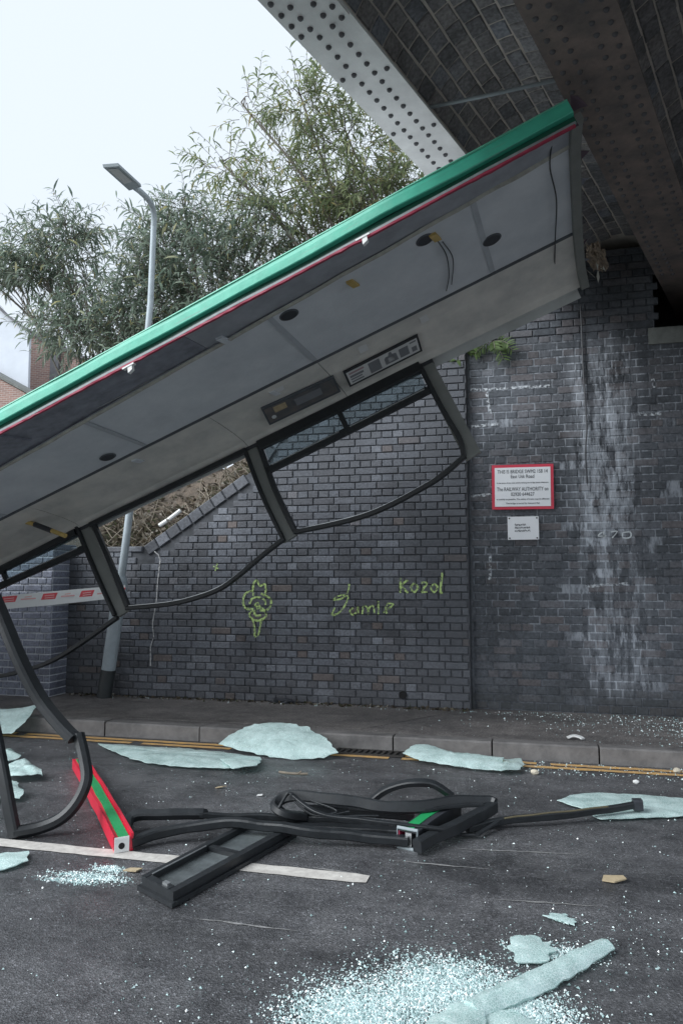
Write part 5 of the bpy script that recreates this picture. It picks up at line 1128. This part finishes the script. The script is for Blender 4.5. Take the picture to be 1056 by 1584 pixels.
chip(402, 1231, [(-0.018, -0.01, 0), (0.018, -0.008, 0.004), (0.015, 0.012, 0.004), (-0.015, 0.01, 0)], 0, 'white_plastic', 'white fleck on the road beyond the left of the tangle')
b = MB(); b.tube(spline([G(x, y, 0.125 + z) for x, y, z in [(877, 1141, 0.01), (886, 1138, 0.025), (896, 1140, 0.02), (901, 1143, 0.01)]], 4), box_prof(0.04, 0.012, 0.4)); tag(b.build('litter', 'white_plastic', smooth=True), 'curved white plastic piece on the pavement under the bridge', 'litter')
b = MB(); b.tube(spline([G(x, y, 0.012) for x, y in [(432, 1194), (446, 1196), (462, 1197), (476, 1197)]], 4), rnd_prof(0.009, 6)); b.tube([G(460, 1197, 0.014), G(466, 1193, 0.03)], rnd_prof(0.006, 5)); tag(b.build('stick', 'twig'), 'pale forked stick lying on the road before the domed glass', 'stick')
tag(lump('rag', tuple(G(437, 1085, 0.14)), (0.13, 0.05, 0.025), 'dark', None, 5, 3, 0.5), 'dark flattened rag on the pavement at the foot of the wing wall', 'litter')
b = MB()
for i in range(420):
    x = random.uniform(-5.0, -0.6); y = 7.38 - abs(random.gauss(0, 0.06)); 
    if x < -4.95 and y > 7.0: continue
    v, f = leaf_verts((x, y, 0.126), Vector((random.uniform(-1, 1), random.uniform(-1, 1), random.uniform(0, 0.5))), rv(), random.uniform(0.02, 0.06), random.uniform(0.012, 0.03), 0.5, 2); b.add(v, f)
tag(b.build('wall_foot_litter', 'litter', recalc=False), 'dead leaves gathered along the foot of the wing wall', 'leaves', kind='stuff')
b = MB(); p = G(640, 1178); 

# ================================================================== TREES
def grow_tree(name, label, base, blobs, leafm, n_twigs, leaf_len, group=None, seed=0, leaves=(10, 18), stems=3, spread=0.25, lw=0.16, tr=0.034):
    random.seed(seed); root = tag(empty(name, base), label, 'tree', group); base = Vector(base)
    wood = MB(); crown = MB(); tops = []
    hubs = [Vector(c) for c, r, wgt in blobs]
    for i, (c, r, wgt) in enumerate(blobs):
        c = Vector(c); s0 = base + Vector((random.uniform(-spread, spread), random.uniform(-spread, spread), -0.1))
        mid = s0.lerp(c, 0.5) + Vector((random.uniform(-0.2, 0.2), random.uniform(-0.2, 0.2), 0.15 * (c.z - s0.z)))
        P = spline([s0, mid, c, c + (c - mid).normalized() * r[2] * 0.6], 6); n = len(P)
        wood.tube(P, rnd_prof(tr, 7), scale=[1.0 - 0.82 * k / (n - 1) for k in range(n)])
        for j in range(7):
            k = random.randint(n // 3, n - 1); d = rv(); d.z = abs(d.z) * 0.6; e = c + Vector((d.x * r[0], d.y * r[1], d.z * r[2])) * 0.85
            q = spline([P[k], P[k].lerp(e, 0.5) + Vector((0, 0, 0.12)), e], 4); wood.tube(q, rnd_prof(0.011, 5), scale=[1 - 0.8 * t / (len(q) - 1) for t in range(len(q))])
    tw = [w_ for _, _, w_ in blobs]
    for i in range(n_twigs):
        c, r, _ = random.choices(blobs, tw)[0]; c = Vector(c); d = rv(); rad = random.random() ** 0.45
        p = c + Vector((d.x * r[0], d.y * r[1], d.z * r[2])) * rad
        out = Vector((d.x, d.y, d.z * 0.7 + 0.45)).normalized() + rv() * 0.45
        ln = random.uniform(0.3, 0.65); q = p.copy(); dd = out.normalized(); P = [q.copy()]
        for k in range(4): q = q + dd * ln / 4; dd = (dd + Vector((0, 0, -0.16)) + rv() * 0.1).normalized(); P.append(q.copy())
        wood.tube(P, rnd_prof(0.005, 4), scale=[1, 0.9, 0.75, 0.6, 0.4], caps=False)
        m_ = random.randint(*leaves)
        for k in range(m_):
            t = (0.15 + 0.85 * k / (m_ - 1)) * 4; j = min(3, int(t)); a = P[j].lerp(P[j + 1], t - j); tdir = (P[j + 1] - P[j]).normalized()
            sd2 = tdir.orthogonal().normalized(); sd2.rotate(Matrix.Rotation(k * 2.4 + random.uniform(-0.4, 0.4), 3, tdir))
            ld = (sd2 * 0.9 + tdir * 0.75 + Vector((0, 0, -0.15))).normalized(); L_ = leaf_len * random.choice([0.5, 0.75, 0.9, 1.0, 1.15, 1.4]) * random.uniform(0.85, 1.15)
            v, f = leaf_verts(a, ld, rv() * 0.5 + Vector((0, 0, 1)), L_, L_ * lw * random.uniform(0.8, 1.2), random.uniform(0.9, 2.0)); crown.add(v, f)
    under(root, wood.build('trunk', 'bark', smooth=True, recalc=False)); under(root, crown.build('crown', leafm, recalc=False)); return root
def blob(px, py, Y, rx, rz, ry=None, w_=1.0):
    py += 14; rx = max(10, rx - 18); rz = max(10, rz - 20); c = wy(px, py, Y); k = (c - CAM).dot(FW) / FPX; return (tuple(c), (rx * k, (ry or rx * 0.8) * k, rz * k), w_)
TG = 'shrubby trees on the bank behind the wing wall'
grow_tree('buddleia_tree', 'tall airy olive tree rising highest, left of the pale girder', (-1.6, 10.2, 3.3),
    [blob(545, 215, 10.4, 95, 85, w_=1.5), blob(440, 300, 10.2, 100, 80, w_=1.5), blob(600, 300, 10.6, 80, 70, w_=1.0), blob(470, 150, 10.0, 70, 45, w_=0.55), blob(385, 160, 10.0, 35, 50, w_=0.14), blob(350, 245, 10.0, 50, 30, w_=0.2), blob(520, 360, 10.5, 100, 60, w_=1.0), blob(640, 330, 10.6, 60, 70, w_=0.6), blob(560, 300, 10.2, 80, 60, w_=0.8)],
    'leaf_green', 1050, 0.145, TG, 11, (8, 13))
grow_tree('buddleia_tree', 'dense grey-green tree directly behind the lamp column', (-4.3, 9.8, 2.1),
    [blob(300, 390, 9.9, 110, 70, w_=1.6), blob(232, 445, 9.7, 75, 65, w_=1.3), blob(150, 500, 9.6, 80, 60, w_=1.2), blob(330, 470, 9.8, 110, 60, w_=1.2), blob(250, 350, 10, 55, 40, w_=0.5), blob(400, 380, 10.1, 80, 70, w_=1.0), blob(220, 520, 9.6, 90, 50, w_=0.9), blob(285, 310, 10, 35, 28, w_=0.12), blob(95, 490, 9.7, 50, 30, w_=0.25)],
    'leaf_grey', 1350, 0.15, TG, 12, (9, 14))
grow_tree('buddleia_tree', 'small dark tree at the left edge above the white house', tuple(wy(170, 740, 9.6)),
    [blob(85, 385, 9.9, 75, 55, w_=1.5), blob(35, 400, 9.9, 50, 45, w_=0.8), blob(105, 345, 9.9, 45, 30, w_=0.5), blob(15, 420, 9.8, 20, 25, w_=0.15), blob(75, 430, 9.8, 40, 25, w_=0.35), blob(120, 440, 9.8, 25, 30, w_=0.25), blob(-40, 400, 9.9, 50, 50, w_=0.6)],
    'leaf_grey', 430, 0.15, TG, 13, (9, 14), tr=0.016)
random.seed(5)
# fern-like plants sprouting from the abutment
def wall_plant(px, py, label, n, s):
    p = wy(px, py, AY - 0.01); e = tag(empty('wall_plant', p), label, 'plant'); wood = MB(); cr = MB()
    for i in range(n):
        d = Vector((random.uniform(-1, 1), random.uniform(-1, -0.2), random.uniform(-0.8, 0.8))).normalized(); P = [p.copy()]; q = p.copy()
        for k in range(4): q = q + d * s / 4; d = (d + Vector((0, 0, -0.18))).normalized(); P.append(q.copy())
        wood.tube(P, rnd_prof(0.003, 4))
        for k in range(12):
            t = (0.2 + 0.8 * k / 11) * 4; j = min(3, int(t)); a = P[j].lerp(P[j + 1], t - j); td = (P[j + 1] - P[j]).normalized(); sd2 = td.cross(Vector((0, 1, 0.2))).normalized() * (1 if k % 2 else -1)
            v, f = leaf_verts(a, sd2 + td * 0.7, Vector((0, -1, 0.5)), 0.09 * random.uniform(0.7, 1.2), 0.02, 0.5); cr.add(v, f)
    under(e, wood.build('stem', 'bark', recalc=False)); under(e, cr.build('foliage', 'leaf_fern', recalc=False))
wall_plant(762, 528, 'leafy green plant sprouting from the abutment above the sign', 9, 0.24)
wall_plant(716, 545, 'small drooping sprig of leaves left of the larger wall plant', 3, 0.16)

# ================================================================== HOUSES FAR LEFT
HY = 24.0
def hp(x, y, Y=HY): return wy(x, y, Y)
hs = tag(empty('white_house', (hp(0, 600).x - 3, HY, 0)), 'white rendered gable end at the far left edge', 'house')
q = [hp(-160, 400), hp(-10, 468), hp(11, 489), hp(46, 515), hp(46, 640)]; q = [Vector((q[0].x, HY, q[0].z))] + q[1:]
out = [Vector((p.x, HY, p.z)) for p in q]; out[-1].z = 0; out.append(Vector((out[0].x, HY, 0)))
b = MB(); b.prism(out, (0, 0.12, 0)); under(hs, b.build('wall', 'house_white'))
b = MB()
for a, c in zip(out[:4], out[1:4]): b.hexa([a + Vector((0, -0.15, 0.02)), c + Vector((0, -0.15, 0.02)), c + Vector((0, 0.16, 0.02)), a + Vector((0, 0.16, 0.02)), a + Vector((0, -0.15, 0.07)), c + Vector((0, -0.15, 0.07)), c + Vector((0, 0.16, 0.07)), a + Vector((0, 0.16, 0.07))])
under(hs, b.build('roof', 'slate'))
# brick lean-to in front of it
e1 = [hp(-120, 520, 22.5), hp(0, 586, 22.5), hp(50, 614, 22.5)]
o2 = [Vector((p.x, 22.5, p.z)) for p in e1]; o2 += [Vector((o2[-1].x, 22.5, 0)), Vector((o2[0].x, 22.5, 0))]
b = MB(); b.prism(o2, (0, 1.3, 0)); h2 = tag(empty('brick_outhouse', (o2[1].x, 22.5, 0)), 'low brick lean-to with sloping top in front of the white gable', 'house'); under(h2, b.build('wall', 'house_brick'))
b = MB(); b.hexa([o2[0] + Vector((0, -0.05, 0.01)), o2[2] + Vector((0.05, -0.05, 0.01)), o2[2] + Vector((0.05, 1.35, 0.01)), o2[0] + Vector((0, 1.35, 0.01)), o2[0] + Vector((0, -0.05, 0.1)), o2[2] + Vector((0.05, -0.05, 0.1)), o2[2] + Vector((0.05, 1.35, 0.1)), o2[0] + Vector((0, 1.35, 0.1))]); under(h2, b.build('coping', 'stone'))
h3 = tag(empty('brick_house', (hp(90, 600).x, 26, 0)), 'red brick house between the white gable and the trees', 'house')
o3 = [Vector((p.x, 26, p.z)) for p in [hp(30, 505, 26), hp(82, 538, 26), hp(96, 541, 26), hp(125, 555, 26), hp(200, 575, 26)]]; o3 += [Vector((o3[-1].x, 26, 0)), Vector((o3[0].x, 26, 0))]
b = MB(); b.prism(o3, (0, 6, 0)); under(h3, b.build('wall', 'house_brick'))
b = MB(); a, c = hp(81, 538, 25.95), hp(94, 538, 25.95); b.box((a.x, 25.85, 0), (c.x, 26.3, a.z + 0.2)); under(h3, b.build('dark_strip', 'slate'))  # dark upright strip on the front of the brick house
b = MB()
for a, c in zip(o3[:4], o3[1:5]): b.hexa([a + Vector((0, -0.12, 0.01)), c + Vector((0, -0.12, 0.01)), c + Vector((0, 6, 0.01)), a + Vector((0, 6, 0.01)), a + Vector((0, -0.12, 0.12)), c + Vector((0, -0.12, 0.12)), c + Vector((0, 6, 0.12)), a + Vector((0, 6, 0.12))])
under(h3, b.build('roof', 'slate'))
